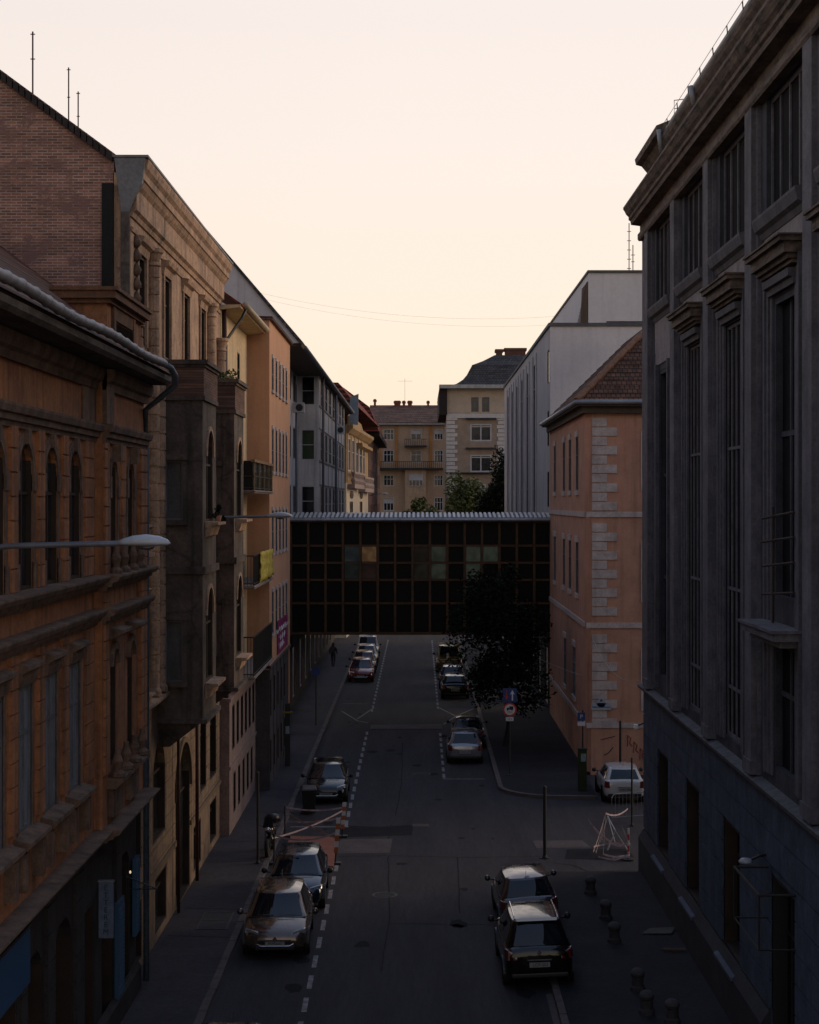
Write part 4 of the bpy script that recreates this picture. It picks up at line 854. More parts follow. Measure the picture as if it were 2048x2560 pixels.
for o in o9[6:]: window(b9, F9, *o[:4], .06, 1, (), FR_DARK, GLASS)
m = MB(); [m.fbox(F9, y + a, y + a + .5, 4, 22.0, .002, .08) for y in sl for a in (-1.9, 1.4) if m.cut()]; m.build_each('fin', GREYC, b9)
m = MB(); m.box(7.5, 26, 97.9, 151, 22.55, 22.75); m.build('parapet', surf('dark_coping', (.12, .12, .13)), b9)
Fu = Fr('R', 9.87)
m = MB(); m.box(9.87, 26, 98.25, 150, 22.75, 25.7); m.build('upper_storey', surf('smooth_grey_render', (.5, .5, .5)), b9); m = MB(); m.box(9.8, 26, 98.15, 150, 25.7, 25.85); m.build('coping', surf('dark_coping', (.1, .1, .1)), b9)
m = MB()
for i in range(22):
    z = 22.85 + i * .11; m.fbox(Fu, 98.5, 103 - (0 if i < 0 else i * .05), z, z + .06, .005, .06)
m.build('louvre', surf('brown_louvre', (.20, .13, .09)), b9)
m = MB()
for i in range(14):
    m.fbox(Fr('R', 9.78), 98.6 + i * .5, 98.64 + i * .5, 22.8, 25.2 - i * .16, 0, .03).cut()
m.build_each('louvre_post', surf('brown_louvre', (.2, .1, .1)), b9)
m = MB(); m.box(10.9, 13.2, 98.1, 98.2, 22.8, 22.86); m.build('rail', IRON, b9)
def mast(name, x, y, z0, z1, lab, rungs=(), r=.03):
    t = thing(name, lab, 'antenna', (x, y, z0), group='roof masts')
    MB().tube([(x, y, z0), (x, y, z1)], r, 6).build('pole', RUST, t)
    m = MB()
    for z, l_ in rungs: m.tube([(x - l_, y, z), (x + l_, y, z)], r * .7, 5)
    if rungs: m.build('rungs', RUST, t)
    return t
mast('antenna_mast', 12.45, 100, 25.8, 28.9, 'taller thin ladder mast on the roof of the concrete block', [(26.2 + i * .55, .12) for i in range(5)])
mast('antenna_mast', 12.68, 100, 25.8, 27.6, 'shorter antenna pole beside the ladder mast on the concrete block', [(26.6, .1), (27.0, .12)])
mast('antenna_mast', -10.14, 44.0, 22.4, 24.62, 'tallest knobbed pole on the ochre building roof, leftmost of three', [(24.55, .06), (23.9, .06)], .022)
mast('antenna_mast', -9.2, 44.0, 21.8, 23.68, 'middle knobbed pole on the ochre building roof', [(23.62, .05), (22.9, .04)], .018)
mast('antenna_mast', -8.95, 44.0, 21.6, 23.05, 'shortest knobbed pole on the ochre building roof', [(23.0, .05), (22.4, .04)], .018)
mast('antenna_mast', -2.2, 246, 25.5, 30.4, 'television aerial on the tan apartment house roof', [(30.0, 1.1)], .02)

# ================================================================== B10: salmon corner house
b10 = thing('salmon_corner_house', 'salmon corner house with pale quoins and hipped tile roof beside the bridge', 'building', (7.5, 80, 0))
F10 = Fr('R', 7.5); N10 = Fr('N', 75.7)
o10 = [(y - .62, y + .62, a, b) for y in (80.1, 83.9, 87.4, 93.3) for a, b in ((12.85, 15.4), (7.95, 10.4))] + [(81.0, 82.4, 2.9, 5.3), (86.2, 87.4, 2.9, 5.3)]
n10 = [(10.1, 11.2, a, b) for a, b in ((12.9, 15.4), (7.9, 10.4), (3.0, 5.6))]
m = MB(); m.wall(F10, 76.2, 97, 0, 16.6, o10, .06); m.wall(N10, 7.72, 24, 0, 16.6, n10, .2); m.quad((7.5, 76.2, 0), (7.72, 75.7, 0), (7.72, 75.7, 16.6), (7.5, 76.2, 16.6)); m.build('wall', SALMON, b10)
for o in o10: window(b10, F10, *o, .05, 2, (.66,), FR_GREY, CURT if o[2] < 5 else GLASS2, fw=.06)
for o in n10: window(b10, N10, *o, .18, 2, (.66,), FR_WHITE, GLASS2)
m = MB()
for a, b, c_, e in o10: m.fbox(F10, a - .12, b + .12, e, e + .28, -.01, .06).cut(); m.fbox(F10, a - .12, b + .12, c_ - .22, c_, -.01, .07).cut()
for a, b, c_, e in n10: m.fbox(N10, a - .14, a, c_ - .1, e + .1, -.01, .05).cut()
m.build_each('window_trim', QUOIN, b10); m = MB()
for z in (11.62, 6.62): m.fbox(F10, 76.2, 97, z, z + .24, -.01, .06); m.fbox(N10, 7.5, 24, z, z + .24, -.01, .06).cut()
m.fbox(N10, 7.5, 24, 2.12, 2.35, -.01, .05); m.fbox(F10, 76.2, 97, 2.12, 2.35, -.01, .05); m.build_each('string_course', QUOIN, b10)
m = MB(); z = 16.1; i = 0
while z > 2.4:
    lo = z - .40
    if not any(lo < q + .27 and z > q for q in (11.6, 6.6)): m.fbox(N10, 7.76, 8.42 if i % 2 == 0 else 8.88, lo, z - .02, -.01, .045).cut(); z -= .42
    else: z -= .27; i += 1
    i += 1
m.build_each('quoin', QUOIN, b10)
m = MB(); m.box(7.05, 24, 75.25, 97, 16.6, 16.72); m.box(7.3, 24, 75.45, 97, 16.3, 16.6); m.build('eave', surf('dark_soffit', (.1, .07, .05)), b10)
m = MB(); m.tube([(7.0, 97, 16.78), (7.0, 75.2, 16.78), (24, 75.2, 16.78)], .11, 8); m.build('gutter', surf('zinc_gutter', (.30, .33, .37), rough=.45, metal=.3), b10, smooth=True)
m = MB()        # hipped roof, courses as real steps
rows = 14; Zr = 21.6
for i in range(rows):
    a, b = i / rows, (i + 1) / rows
    def pt(t_): return 7.05 + t_ * 4.9, 75.3 + t_ * 4.9, 16.8 + t_ * (Zr - 16.8)
    xa, ya, za = pt(a); xb, yb, zb = pt(b); lift = .05
    m.hexa([(xa, ya, za), (24, ya, za), (24, yb, zb - .02), (xb, yb, zb - .02), (xa, ya, za + lift), (24, ya, za + lift), (24, yb, zb), (xb, yb, zb)])
    m.hexa([(xa, 97, za), (xa, ya, za), (xb, yb, zb - .02), (xb, 97, zb - .02), (xa, 97, za + lift), (xa, ya, za + lift), (xb, yb, zb), (xb, 97, zb)])
m.build('roof', TILE, b10)
m = MB(); m.tube([(7.02 + t_ * 4.9, 75.25 + t_ * 4.9, 16.88 + t_ * 4.8) for t_ in [k / 20 for k in range(21)]], [.12 + .03 * (k % 2) for k in range(21)], 8); m.build('hip_tiles', surf('orange_ridge_tile', (.26, .13, .075), (.14, .08, .06), scale=6), b10)
m = MB(); rnd = random.Random(9)
for w_ in range(7):
    x = 9.35 + w_ * .28; z = 1.55 - (w_ % 3) * .3
    m.tube([(x, 75.69, z - .25), (x + .02, 75.69, z + .25), (x + .16, 75.69, z + .1), (x + .1, 75.69, z - .1), (x + .22, 75.69, z - .25)], .022, 5)
m.build('graffiti', plain('graffiti_red', (.22, .02, .015), .6), b10)
m = MB().tube([(8.3, 75.69, .9), (8.5, 75.69, 1.0), (8.7, 75.69, 1.25)], .02, 5); m.tube([(8.15, 75.69, 1.6), (8.4, 75.69, 1.65), (8.8, 75.69, 1.75)], .015, 5); m.build('black_scrawl', BLACKP, b10)
# street name plate
t = thing('street_name_plate', 'white street name plate with blue lettering and crest on the pale quoins', 'sign', (8.15, 75.6, 3.1))
m = MB(); m.box(-.44, .44, -.01, .02, -.17, .14); m.lathe((0, .005, .14), [(.2, -.015), (.2, .015)], 20, 'y'); m.build('plate', surf('enamel_white', (.38, .42, .47), (.33, .36, .4), rough=.35, bump=0), t, local=True)
text('lettering', 'VIII. KERÜLET', .085, BLUEP, t, (0, -.02, .10), (R(90), 0, 0)); text('lettering', 'Rökk Szilárd utca', .115, BLUEP, t, (0, -.02, -.04), (R(90), 0, 0))
m = MB(); m.poly([(-.05, -.02, .2), (.05, -.02, .2), (.05, -.02, .27), (0, -.02, .31), (-.05, -.02, .27)], (0, .01, 0)); m.build('crest', BLUEP, t, local=True)
t.location = (8.16, 75.6, 3.12)

# ================================================================== B11: big dark grey building, right foreground
b11 = thing('grey_palace_building', 'dark grey stone building with tall pilasters and heavy cornice, nearest on the right', 'building', (7.5, 40, 0))
F11 = Fr('R', 7.5); F11g = Fr('R', 7.5)
pil = [54.3, 48.7, 43.0, 37.4, 31.7, 26.0]
bays = [(p1 + .55, p0 - .55) for p0, p1 in zip(pil, pil[1:])]
m = MB()
ops = []
for i, (a, b) in enumerate(bays):
    c = (a + b) / 2; w1 = 1.45
    ops.append((c - w1 - .35, c + w1 + .35, 18.45, 21.0))
    if i == 0: ops.append((c - 1.1, c + 1.1, 6.8, 16.4))
    elif i == 3: ops.append((c - 1.05, c + 1.05, 10.2, 16.6)); ops.append((c - 1.05, c + 1.05, 6.6, 9.4))
    else: ops.append((c - 1.15, c + 1.15, 6.6, 16.6))
m.wall(F11, 22, 56, 6.25, 21.1, ops, .2); m.quad((7.5, 56, 0), (30, 56, 0), (30, 56, 23), (7.5, 56, 23)); m.build('wall', SLATE, b11)
MB().box(8.2, 30, 22, 55.9, 0, 23.0).build('core', SLATE, b11)
for i, (a, b) in enumerate(bays):
    c = (a + b) / 2
    window(b11, F11, c - 1.8, c + 1.8, 18.45, 21.0, .16, 4, (), SLATE_L, GLASSD, fw=.11, deep=False)
    if i == 0: window(b11, F11, c - 1.1, c + 1.1, 6.8, 16.4, .18, 2, (.33, .66), SLATE, GLASSD, fw=.12)
    elif i == 3:
        window(b11, F11, c - 1.05, c + 1.05, 10.2, 16.6, .18, 2, (.55,), SLATE, GLASSD, fw=.14); window(b11, F11, c - 1.05, c + 1.05, 6.6, 9.4, .18, 2, (.6,), SLATE, GLASSD, fw=.12)
    else: window(b11, F11, c - 1.15, c + 1.15, 6.6, 16.6, .12, 4, (.12, .36, .7), SLATE_L, GLASSD, fw=.09, deep=False)
for p_ in pil:
    m = MB(); m.fbox(F11, p_ - .38, p_ + .38, 6.3, 21.1, -.05, .20); m.fbox(F11, p_ - .52, p_ - .38, 6.3, 21.1, -.05, .09); m.fbox(F11, p_ + .38, p_ + .52, 6.3, 21.1, -.05, .09)
    m.fbox(F11, p_ - .44, p_ + .44, 6.3, 6.6, -.05, .24); m.build('pilaster', SLATE_L, b11)
m = MB(); m.fbox(F11, 55.3, 55.95, 6.3, 21.1, -.05, .10); m.build('pilaster', SLATE_L, b11)
m = MB()
for i, (a, b) in enumerate(bays):
    c = (a + b) / 2
    m.mould(F11, c - 2.1, c + 2.1, [(0, 17.98), (.05, 17.98), (.1, 18.1), (.2, 18.16), (.26, 18.36), (.26, 18.42), (0, 18.46)]).cut()
    for u_ in (-1.95, -1.82, 1.82, 1.95): m.fbox(F11, c + u_ - .03, c + u_ + .03, 6.5, 17.0, -.02, .05)
    if i:
        for (q, u) in ((1.16, .04), (1.40, .07), (1.64, .10)):        # nested frames of the tall window
            for s_ in (-1, 1): m.fbox(F11, c + s_ * q - .07, c + s_ * q + .07, 6.5, 16.75 + (q - 1.18), -.02, u)
        m.mould(F11, c - 1.25, c + 1.25, [(0, 16.65), (.1, 16.65), (.12, 16.78), (.2, 16.8), (.22, 16.95), (0, 16.97)])
    else:
        for s_ in (-1, 1): m.fbox(F11, c + s_ * 1.25 - .1, c + s_ * 1.25 + .1, 6.5, 16.6, -.02, .12)
    m.cut()
m.build_each('window_frame_stone', surf('ribbed_stone', (.135, .13, .15), (.07, .07, .085), scale=1.4, streak=.6, bump=.3), b11)
for i, (a, b) in enumerate(bays[1:]):
    c = (a + b) / 2
    m = MB()
    for z0, z1, pr, hw in ((17.02, 17.1, .20, 1.5), (17.1, 17.2, .28, 1.58), (17.2, 17.42, .38, 1.66), (17.42, 17.52, .48, 1.74), (17.52, 17.56, .52, 1.78)): m.fbox(F11, c - hw, c + hw, z0, z1, -.02, pr)
    m.build('window_hood', SLATE_C, b11)
m = MB(); c = sum(bays[3]) / 2
for z0, z1, pr, hw in ((9.42, 9.56, .42, 1.5), (9.56, 9.72, .58, 1.7), (9.72, 9.78, .64, 1.76)): m.fbox(F11, c - hw, c + hw, z0, z1, -.02, pr)
o = m.build('window_hood', SLATE_L, b11); o['label'] = 'pale lower window hood with rusty bars above'
m = MB()
for k, (z, y_) in enumerate(((12.0, 0), (11.5, .1), (11.0, -.05), (10.4, .05))): m.tube([F11.p(c - 1.3, z + .1, .1), F11.p(c + 1.0 + y_, z - .05, .25)], .03, 6)
m.tube([F11.p(c + .2, 9.8, .2), F11.p(c + .15, 12.2, .2)], .03, 6); m.build('window_bars', surf('dull_bars', (.05, .035, .032)), b11)
# blank pale panels between hoods and upper sills
m = MB()
for i, (a, b) in enumerate(bays):
    c = (a + b) / 2; m.fbox(F11, c - 1.9, c + 1.9, 17.56 if i else 16.6, 17.98, -.02, .03).cut()
m.build_each('spandrel', surf('pale_spandrel', (.30, .27, .28), (.2, .18, .19), scale=1.5, streak=.4), b11)
# entablature
m = MB()
m.mould(F11, 22, 56.05, [(0, 21.0), (.20, 21.0), (.24, 21.06), (.24, 21.22), (.16, 21.26), (.16, 21.5), (.46, 21.54), (.48, 21.66), (.54, 21.70), (.54, 21.8), (.62, 21.88), (.68, 22.0), (.72, 22.05), (.72, 22.12), (.3, 22.3), (0, 22.3)])
m.build('cornice', SLATE_C, b11)
m = MB(); m.mould(Fr('R', 7.5), 22, 49.6, [(-.2, 22.2), (.26, 22.25), (.26, 22.8), (.34, 22.9), (.38, 23.0), (.38, 23.1), (-.2, 23.12)]); m.build('attic', SLATE_C, b11)
MB().poly([(7.14, 22, 23.1), (7.2, 22, 23.3), (11, 22, 26), (11, 22, 23.1)], (0, 27.6, 0)).build('roof', METAL_D, b11)
m = MB(); m.poly([(7.75, 49.6, 22.55), (7.2, 49.6, 23.2), (7.02, 49.6, 23.25), (6.98, 49.6, 23.42), (8.2, 49.6, 23.9), (10, 49.6, 24.6), (10, 49.6, 22.55)], (0, 5.0, 0)); m.build('corner_attic', SLATE_C, b11)
m = MB()
m.tube([(7.02, 49.4, 23.25), (7.1, 49.4, 22.6)], .07, 8).cut(); m.tube([(7.02, 43.6, 23.1), (7.12, 43.6, 22.6)], .07, 8); m.build_each('roof_pipe', surf('zinc', (.34, .35, .37), rough=.4), b11, smooth=True)
m = MB()
for y_ in [24 + i * 1.9 for i in range(16)]: m.tube([(7.18, y_, 23.2), (7.16, y_, 23.42)], .015, 4)
m.tube([(7.16, 24, 23.42), (7.16, 52.5, 23.42)], .008, 4)
m.tube([(7.6, 50.2, 23.7), (7.6, 50.2, 24.3), (8.4, 50.2, 24.4)], .015, 5); m.tube([(7.6, 50.2, 24.05), (8.4, 50.2, 24.15)], .012, 5); m.build('roof_wire', IRON, b11)
t = thing('floodlight', 'small dark box floodlight on the grey building roof edge, near the top right', 'lamp', (7.0, 34.3, 23.5))
MB().box(6.84, 7.1, 34.2, 34.5, 23.42, 23.62).build('housing', IRON, t); MB().tube([(7.0, 34.35, 23.42), (7.2, 34.35, 23.15)], .02, 6).build('arm', IRON, t)
# ledge + rusticated base
m = MB(); m.mould(F11g, 22, 56.1, [(-.12, 6.0), (.04, 6.0), (.1, 6.08), (.22, 6.12), (.25, 6.22), (-.12, 6.32)]); m.build('ledge', surf('sooty_ledge', (.14, .14, .155), (.07, .07, .08), scale=3, bump=.6), b11)
og = [(y - 1.15, y + 1.15, 1.4, 4.55) for y in (51.6, 46.0, 40.3)] + [(33.4, 35.8, .1, 4.4), (28.4, 30.6, 1.4, 4.5)]
m = MB(); m.wall(F11g, 22, 56, 0, 6.0, og, .4); m.build('base_wall', BASE_BL, b11)
m = MB()
def stones(z0, z1, pr):
    segs = []; a = 22.0
    for o in sorted(og) + [(56, 56, 0, 9)]:
        if o[2] < (z0 + z1) / 2 < o[3] or o[0] >= 56:
            if o[0] > a: segs.append((a, o[0]))
            a = o[1]
    for s0, s1 in segs: m.fbox(F11g, s0, s1, z0, z1, -.02, pr)
for z0, z1 in ((5.28, 5.98), (4.6, 5.24), (3.98, 4.56), (3.36, 3.94), (2.74, 3.32), (2.12, 2.70), (1.5, 2.08)): stones(z0, z1, .05)
m.build('rustication', BASE_BL, b11)
m = MB(); m.mould(F11g, 22, 33.3, [(0, 0), (.22, 0), (.22, 1.15), (.05, 1.42), (0, 1.42)]); m.mould(F11g, 35.9, 56, [(0, 0), (.22, 0), (.22, 1.15), (.05, 1.42), (0, 1.42)]); m.build('plinth', surf('dark_plinth', (.045, .045, .052), (.028, .028, .033), bump=.4), b11)
m = MB()
for o in og:
    if o[2] > 1: m.mould(F11g, o[0], o[1], [(-.35, 1.40), (.26, 1.12), (.26, 1.2), (-.35, 1.5)]).cut()
m.build_each('window_sill', surf('pale_blue_sill', (.115, .135, .18), (.07, .085, .12)), b11)
for i, o in enumerate(og): window(b11, F11g, *o, .34, 4, (.72,), FR_DARK if i != 3 else IRON, GLASSD, fw=.08, name='window' if i != 3 else 'door')
m = MB(); m.tube([(7.5, 33.3, 4.5), (6.72, 33.3, 4.5), (6.72, 35.9, 4.5), (7.5, 35.9, 4.5)], .03, 6); m.tube([(7.5, 33.3, 3.42), (6.72, 33.3, 3.42)], .02, 6); m.tube([(7.5, 35.9, 3.42), (6.72, 35.9, 3.42)], .02, 6); m.tube([(6.72, 33.3, 4.5), (6.72, 33.3, 3.4)], .02, 6); m.tube([(6.72, 35.9, 4.5), (6.72, 35.9, 3.4)], .02, 6); m.tube([(6.72, 33.3, 3.42), (6.72, 35.9, 3.42)], .02, 6); m.build('door_bracket', IRON, b11)
t = thing('wall_lamp', 'oval grey wall lamp on the grey building, above the nearest window', 'lamp', (7.0, 38.2, 4.3))
m = MB(); m.lathe((6.98, 36.0, 4.60), [(.0, -.04), (.14, -.03), (.16, 0), (.1, .06), (0, .08)], 12); m.build('head', surf('lamp_grey', (.40, .43, .48), rough=.4), t, smooth=True)
m = MB().tube([(7.08, 36.02, 4.62), (7.3, 36.1, 4.7), (7.5, 36.2, 4.7)], .03, 6); m.build('arm', IRON, t)
t = thing('security_camera', 'white security camera on a black bracket at the grey building corner', 'camera', (7.2, 55.9, 4.7))
MB().tube([(7.5, 55.95, 5.1), (7.5, 55.95, 4.5)], .06, 6).tube([(7.5, 55.95, 4.95), (7.24, 55.9, 4.86)], .03, 6).build('bracket', IRON, t)
m = MB(); m.lathe((7.18, 55.7, 4.80), [(.03, -.02), (.075, 0), (.075, .26), (.03, .28)], 12, 'y'); m.box(7.12, 7.24, 55.7, 55.98, 4.87, 4.90); m.build('housing', plain('camera_white', (.75, .72, .66), .4), t, smooth=False)

# ================================================================== glazed bridge
br = thing('skybridge', 'dark glazed bridge building spanning the street between the two sides', 'bridge', (0, 97, 4.6))
NB = Fr('N', 97.0); x0b, x1b = -7.45, 7.6; zr = [4.72, 6.45, 7.80, 8.79, 9.78, 11.15]; nb = 15; st = (x1b - x0b) / nb
MB().box(x0b, x1b, 97.3, 101, 4.63, 11.3).build('hull', plain('bridge_dark', (.010, .009, .009), .6), br)
frm = surf('brown_steel_frame', (.115, .056, .028), (.06, .03, .016), scale=3, rough=.5)
m = MB()
for i in range(nb + 1): m.box(x0b + i * st - .07, x0b + i * st + .07, 96.92, 97.2, 4.63, 11.25)
m.build('mullion', frm, br)
m = MB()
for z in zr: m.box(x0b, x1b, 96.95, 97.22, z - .06, z + .06)
m.box(x0b, x1b, 97.0, 97.2, 4.63, 4.72); m.build('transom', frm, br)
bg_ = plain('bridge_glass', (.006, .006, .007), .35, spec=.12)
lit = {(3, 3): (.08, .10, .11), (4, 3): (.52, .29, .14), (8, 3): (.15, .17, .13), (10, 3): (.17, .19, .15), (11, 3): (.14, .17, .13), (8, 2): (.14, .16, .12), (10, 2): (.15, .18, .14), (4, 2): (.08, .045, .04), (3, 2): (.05, .06, .058), (7, 3): (.05, .04, .03), (7, 2): (.06, .055, .04)}
for i in range(nb):
    for j in range(5):
        e = lit.get((i - 0, j)); mt = bg_ if not e else plain('lit_pane_%d_%d' % (i, j), (.008, .008, .008), .5, spec=.1, emit=e, es=.30)
        if e:      # rooms and blinds seen unevenly through the dirty glass
            q_ = mt.node_tree; nz = q_.nodes.new('ShaderNodeTexNoise'); nz.inputs['Scale'].default_value = 2.2; nz.inputs['Detail'].default_value = 4; tq = q_.nodes.new('ShaderNodeTexCoord'); q_.links.new(tq.outputs['Object'], nz.inputs[0])
            rq = q_.nodes.new('ShaderNodeMapRange'); rq.inputs[1].default_value = .38; rq.inputs[2].default_value = .62; rq.inputs[3].default_value = .07; rq.inputs[4].default_value = .13; q_.links.new(nz.outputs[0], rq.inputs[0]); q_.links.new(rq.outputs[0], q_.nodes['Principled BSDF'].inputs['Emission Strength'])
        a = x0b + i * st + .09; s0, s1 = (a, a + st - .18)
        MB().box(s0, s1, 97.12, 97.18, zr[j] + .07, zr[j + 1] - .07).build('pane', mt, br)
m = MB(); m.box(x0b, x1b, 96.7, 101.2, 11.28, 11.36); m.box(x0b, x1b, 96.72, 96.82, 11.15, 11.3); m.build('roof_edge', METAL_D, br)
m = MB(); x = x0b
while x < x1b: m.hexa([(x, 96.60, 11.36), (x + .14, 96.60, 11.36), (x + .14, 98.6, 11.62), (x, 98.6, 11.62), (x, 96.60, 11.44), (x + .14, 96.60, 11.44), (x + .14, 98.6, 11.70), (x, 98.6, 11.70)]); x += .26
m.build('roof_ribs', surf('pale_ribbed_sheet', (.62, .60, .58), (.42, .40, .40), rough=.5), br)
m = MB(); m.tube([(x0b, 96.58, 11.27), (x1b, 96.58, 11.27)], .1, 8); m.build('gutter', METAL, br)
m = MB(); m.poly([(x0b, 96.64, 11.36), (x1b, 96.64, 11.36), (x1b, 98.6, 11.60), (x0b, 98.6, 11.60)], (0, 0, .03))
m.build('roof_sheet', surf('dull_sheet', (.2, .19, .2), (.13, .12, .13)), br)

# ================================================================== cables over the street
def cable(a, b, sag, lab, r=.02):
    t = tag(MB().tube([(a[0] + (b[0] - a[0]) * k / 24, a[1] + (b[1] - a[1]) * k / 24, a[2] + (b[2] - a[2]) * k / 24 - sag * 4 * (k / 24) * (1 - k / 24)) for k in range(25)], r, 4).build('overhead_cable', surf('cable_grey', (.42, .38, .33)), None), lab, 'cable', 'thin cables across the sky')
cable((-10.6, 100, 25.0), (8.7, 100, 23.4), .8, 'upper thin overhead cable spanning from the blank gable to the concrete block', .004)
cable((-10.6, 100, 24.7), (8.7, 100, 22.9), .8, 'lower thin overhead cable spanning from the blank gable to the concrete block', .0035)
cable((3.4, 101, 5.4), (7.4, 76.5, 4.4), .4, 'low thin cable from the bridge to the salmon house corner', .012)
cable((7.72, 75.6, 6.3), (7.3, 56.2, 6.3), .6, 'low thin cable from the salmon house to the grey building corner', .012)

# ================================================================== street lamps on long arms
def lamp(Y, xhead, z, lab, x_wall=-7.1):
    t = thing('street_lamp', lab, 'street lamp', (x_wall, Y, z), group='long-armed street lamps over the street')
    m = MB(); m.tube([(x_wall, Y, z - .22), (x_wall + .8, Y, z - .04), (xhead - .75, Y, z), (xhead - .6, Y, z)], .05, 10, .042); m.build('arm', surf('lamp_arm', (.17, .19, .23), (.11, .12, .15), rough=.45, metal=.3), t, smooth=True)
    m = MB(); n = 16
    prof = [(0, .045, .045), (.08, .08, .07), (.22, .13, .105), (.42, .16, .12), (.62, .145, .10), (.74, .09, .06), (.79, .02, .01)]
    vs_ = []
    for u, wy, hz in prof:
        for k in range(n):
            a = 2 * math.pi * k / n; zz = math.sin(a); vs_.append((xhead - .79 + u, Y + wy * math.cos(a), z + (hz if zz > 0 else hz * .55) * zz + .02 * math.sin(u * 4)))
    mm = len(prof); m.add(vs_, [(i * n + k, i * n + (k + 1) % n, (i + 1) * n + (k + 1) % n, (i + 1) * n + k) for i in range(mm - 1) for k in range(n)] + [tuple(range(n)), tuple((mm - 1) * n + k for k in range(n))])
    m.build('lamp_head', surf('lamp_shell', (.42, .46, .52), (.3, .33, .38), rough=.35, bump=.05), t, smooth=True)
    m = MB(); m.lathe((xhead - .37, Y, z - .05), [(0, -.05), (.10, -.04), (.13, .0)], 14); m.build('lens', plain('lamp_lens', (.04, .04, .045), .2), t, smooth=True)
lamp(25.6, -3.80, 11.67, 'nearest street lamp, its long arm crossing the terracotta building')
lamp(53.0, -4.02, 11.85, 'street lamp reaching out in front of the oriels toward the bridge', -7.3)
lamp(185, -3.5, 12.3 + .9, 'small distant street lamp beyond the bridge roof', -5.6)

# ================================================================== cars
def car(name, lab, loc, rz, pcol, kind='hatch', group='cars parked along both kerbs', roll=0, W=1.76, Lc=4.15, Hc=1.47, plate='', emblem=False, rails=False, mdl=0):
    t = thing(name, lab, 'car', loc, (0, R(roll), R(rz)), group)
    hw = W / 2; h2 = Lc / 2; P = paint(*pcol)
    van = kind == 'van'
    belt = .94 if kind != 'suv' else 1.02
    if van: belt = 1.05
    rearz = belt + .02
    S = [(-h2, .78, .36, belt * .78, belt * .82), (-h2 + .05, .90, .26, belt * .93, belt), (-h2 + .22, .965, .22, belt, rearz + .02), (-h2 + .8, 1, .2, belt, rearz + .04),
         (-.2, 1, .2, belt - .01, rearz + .03), (h2 - 1.35, 1, .2, belt - .03, belt + .01), (h2 - 1.05, .99, .2, belt - .05, belt - .02), (h2 - .65, .965, .21, belt - .13, belt - .09),
         (h2 - .28, .91, .22, belt - .23, belt - .18), (h2 - .09, .83, .25, belt - .33, belt - .27), (h2, .70, .33, belt - .42, belt - .38)]
    m = MB(); cols = 17; vs_ = []
    for y, f, zb, zs, zt in S:
        w_ = hw * f; half = [(w_ * .5, zb), (w_ * .88, zb + .01), (w_ * .985, zb + .1), (w_, (zb + zs) / 2), (w_ * .985, zs - .07), (w_ * .93, zs), (w_ * .80, zt), (w_ * .42, zt + .025)]
        ring = [(-x, y, z) for x, z in half] + [(0, y, zt + .035)] + [(x, y, z) for x, z in half[::-1]]
        vs_ += ring
    n = len(S); m.add(vs_, [(i * cols + k, i * cols + k + 1, (i + 1) * cols + k + 1, (i + 1) * cols + k) for i in range(n - 1) for k in range(cols - 1)]
                      + [tuple(range(cols)), tuple((n - 1) * cols + k for k in range(cols))[::-1]] + [(i * cols, (i + 1) * cols, (i + 1) * cols + 16, i * cols + 16) for i in range(n - 1)])
    m.build('body', P, t, smooth=True, local=True, sub=1)
    # cabin
    yf_b, yf_r = h2 - 1.02, h2 - 1.78
    yr_b, yr_r = (-h2 + .22, -h2 + .62) if kind != 'sedan' else (-h2 + .72, -h2 + 1.35)
    if van: yf_r = h2 - 1.5; yr_b, yr_r = -h2 + .12, -h2 + .22
    wb, wr = hw * .885, hw * (.66 if not van else .76); zb = belt - .02; zr_ = Hc
    def P3(side, s, k, off=0):
        """side 0 front,1 right,2 rear,3 left ; s in 0..1 along, k 0 belt..1 roof"""
        kk = math.sin(k * math.pi / 2) ** 1.0 * .25 + k * .75
        yf = yf_b + (yf_r - yf_b) * kk; yr = yr_b + (yr_r - yr_b) * (k ** 1.25); ww = wb + (wr - wb) * kk; z = zb + (zr_ - .05 - zb) * k
        if side in (0, 2):
            x = -ww + 2 * ww * s; b = .13 * (1 - (x / ww) ** 2)
            y = yf + b if side == 0 else yr - b * .7
            v = Vector((x, y, z)); nrm = Vector((x * .25, 1 if side == 0 else -1, .55)).normalized()
        else:
            y = yr + (yf - yr) * s; b = .035 * (1 - (2 * s - 1) ** 2); sx = 1 if side == 1 else -1
            v = Vector((sx * (ww + b), y, z)); nrm = Vector((sx, 0, .35)).normalized()
        return v + nrm * off
    def patch(mm, side, s0, s1, k0, k1, off, nu=8, nv=5):
        v = [P3(side, s0 + (s1 - s0) * i / nu, k0 + (k1 - k0) * j / nv, off) for i in range(nu + 1) for j in range(nv + 1)]
        mm.add(v, [(i * (nv + 1) + j, (i + 1) * (nv + 1) + j, (i + 1) * (nv + 1) + j + 1, i * (nv + 1) + j + 1) for i in range(nu) for j in range(nv)])
    m = MB()
    for sd in range(4): patch(m, sd, 0, 1, 0, 1, 0)
    # roof dome
    nu = nv = 10; rv = []
    for i in range(nu + 1):
        for j in range(nv + 1):
            s = i / nu; q = j / nv
            a = P3(2, s, 1); b = P3(0, s, 1); y = a.y + (b.y - a.y) * q; x = a.x
            l_, r_ = P3(3, q, 1), P3(1, q, 1)
            x = l_.x + (r_.x - l_.x) * s
            z = zr_ - .05 + .05 * (1 - (2 * s - 1) ** 4) * (1 - (2 * q - 1) ** 4) + .02 * (1 - (2 * q - 1) ** 2)
            rv.append((x, y, z))
    m.add(rv, [(i * (nv + 1) + j, (i + 1) * (nv + 1) + j, (i + 1) * (nv + 1) + j + 1, i * (nv + 1) + j + 1) for i in range(nu) for j in range(nv)])
    m.build('cabin', P, t, smooth=True, local=True)
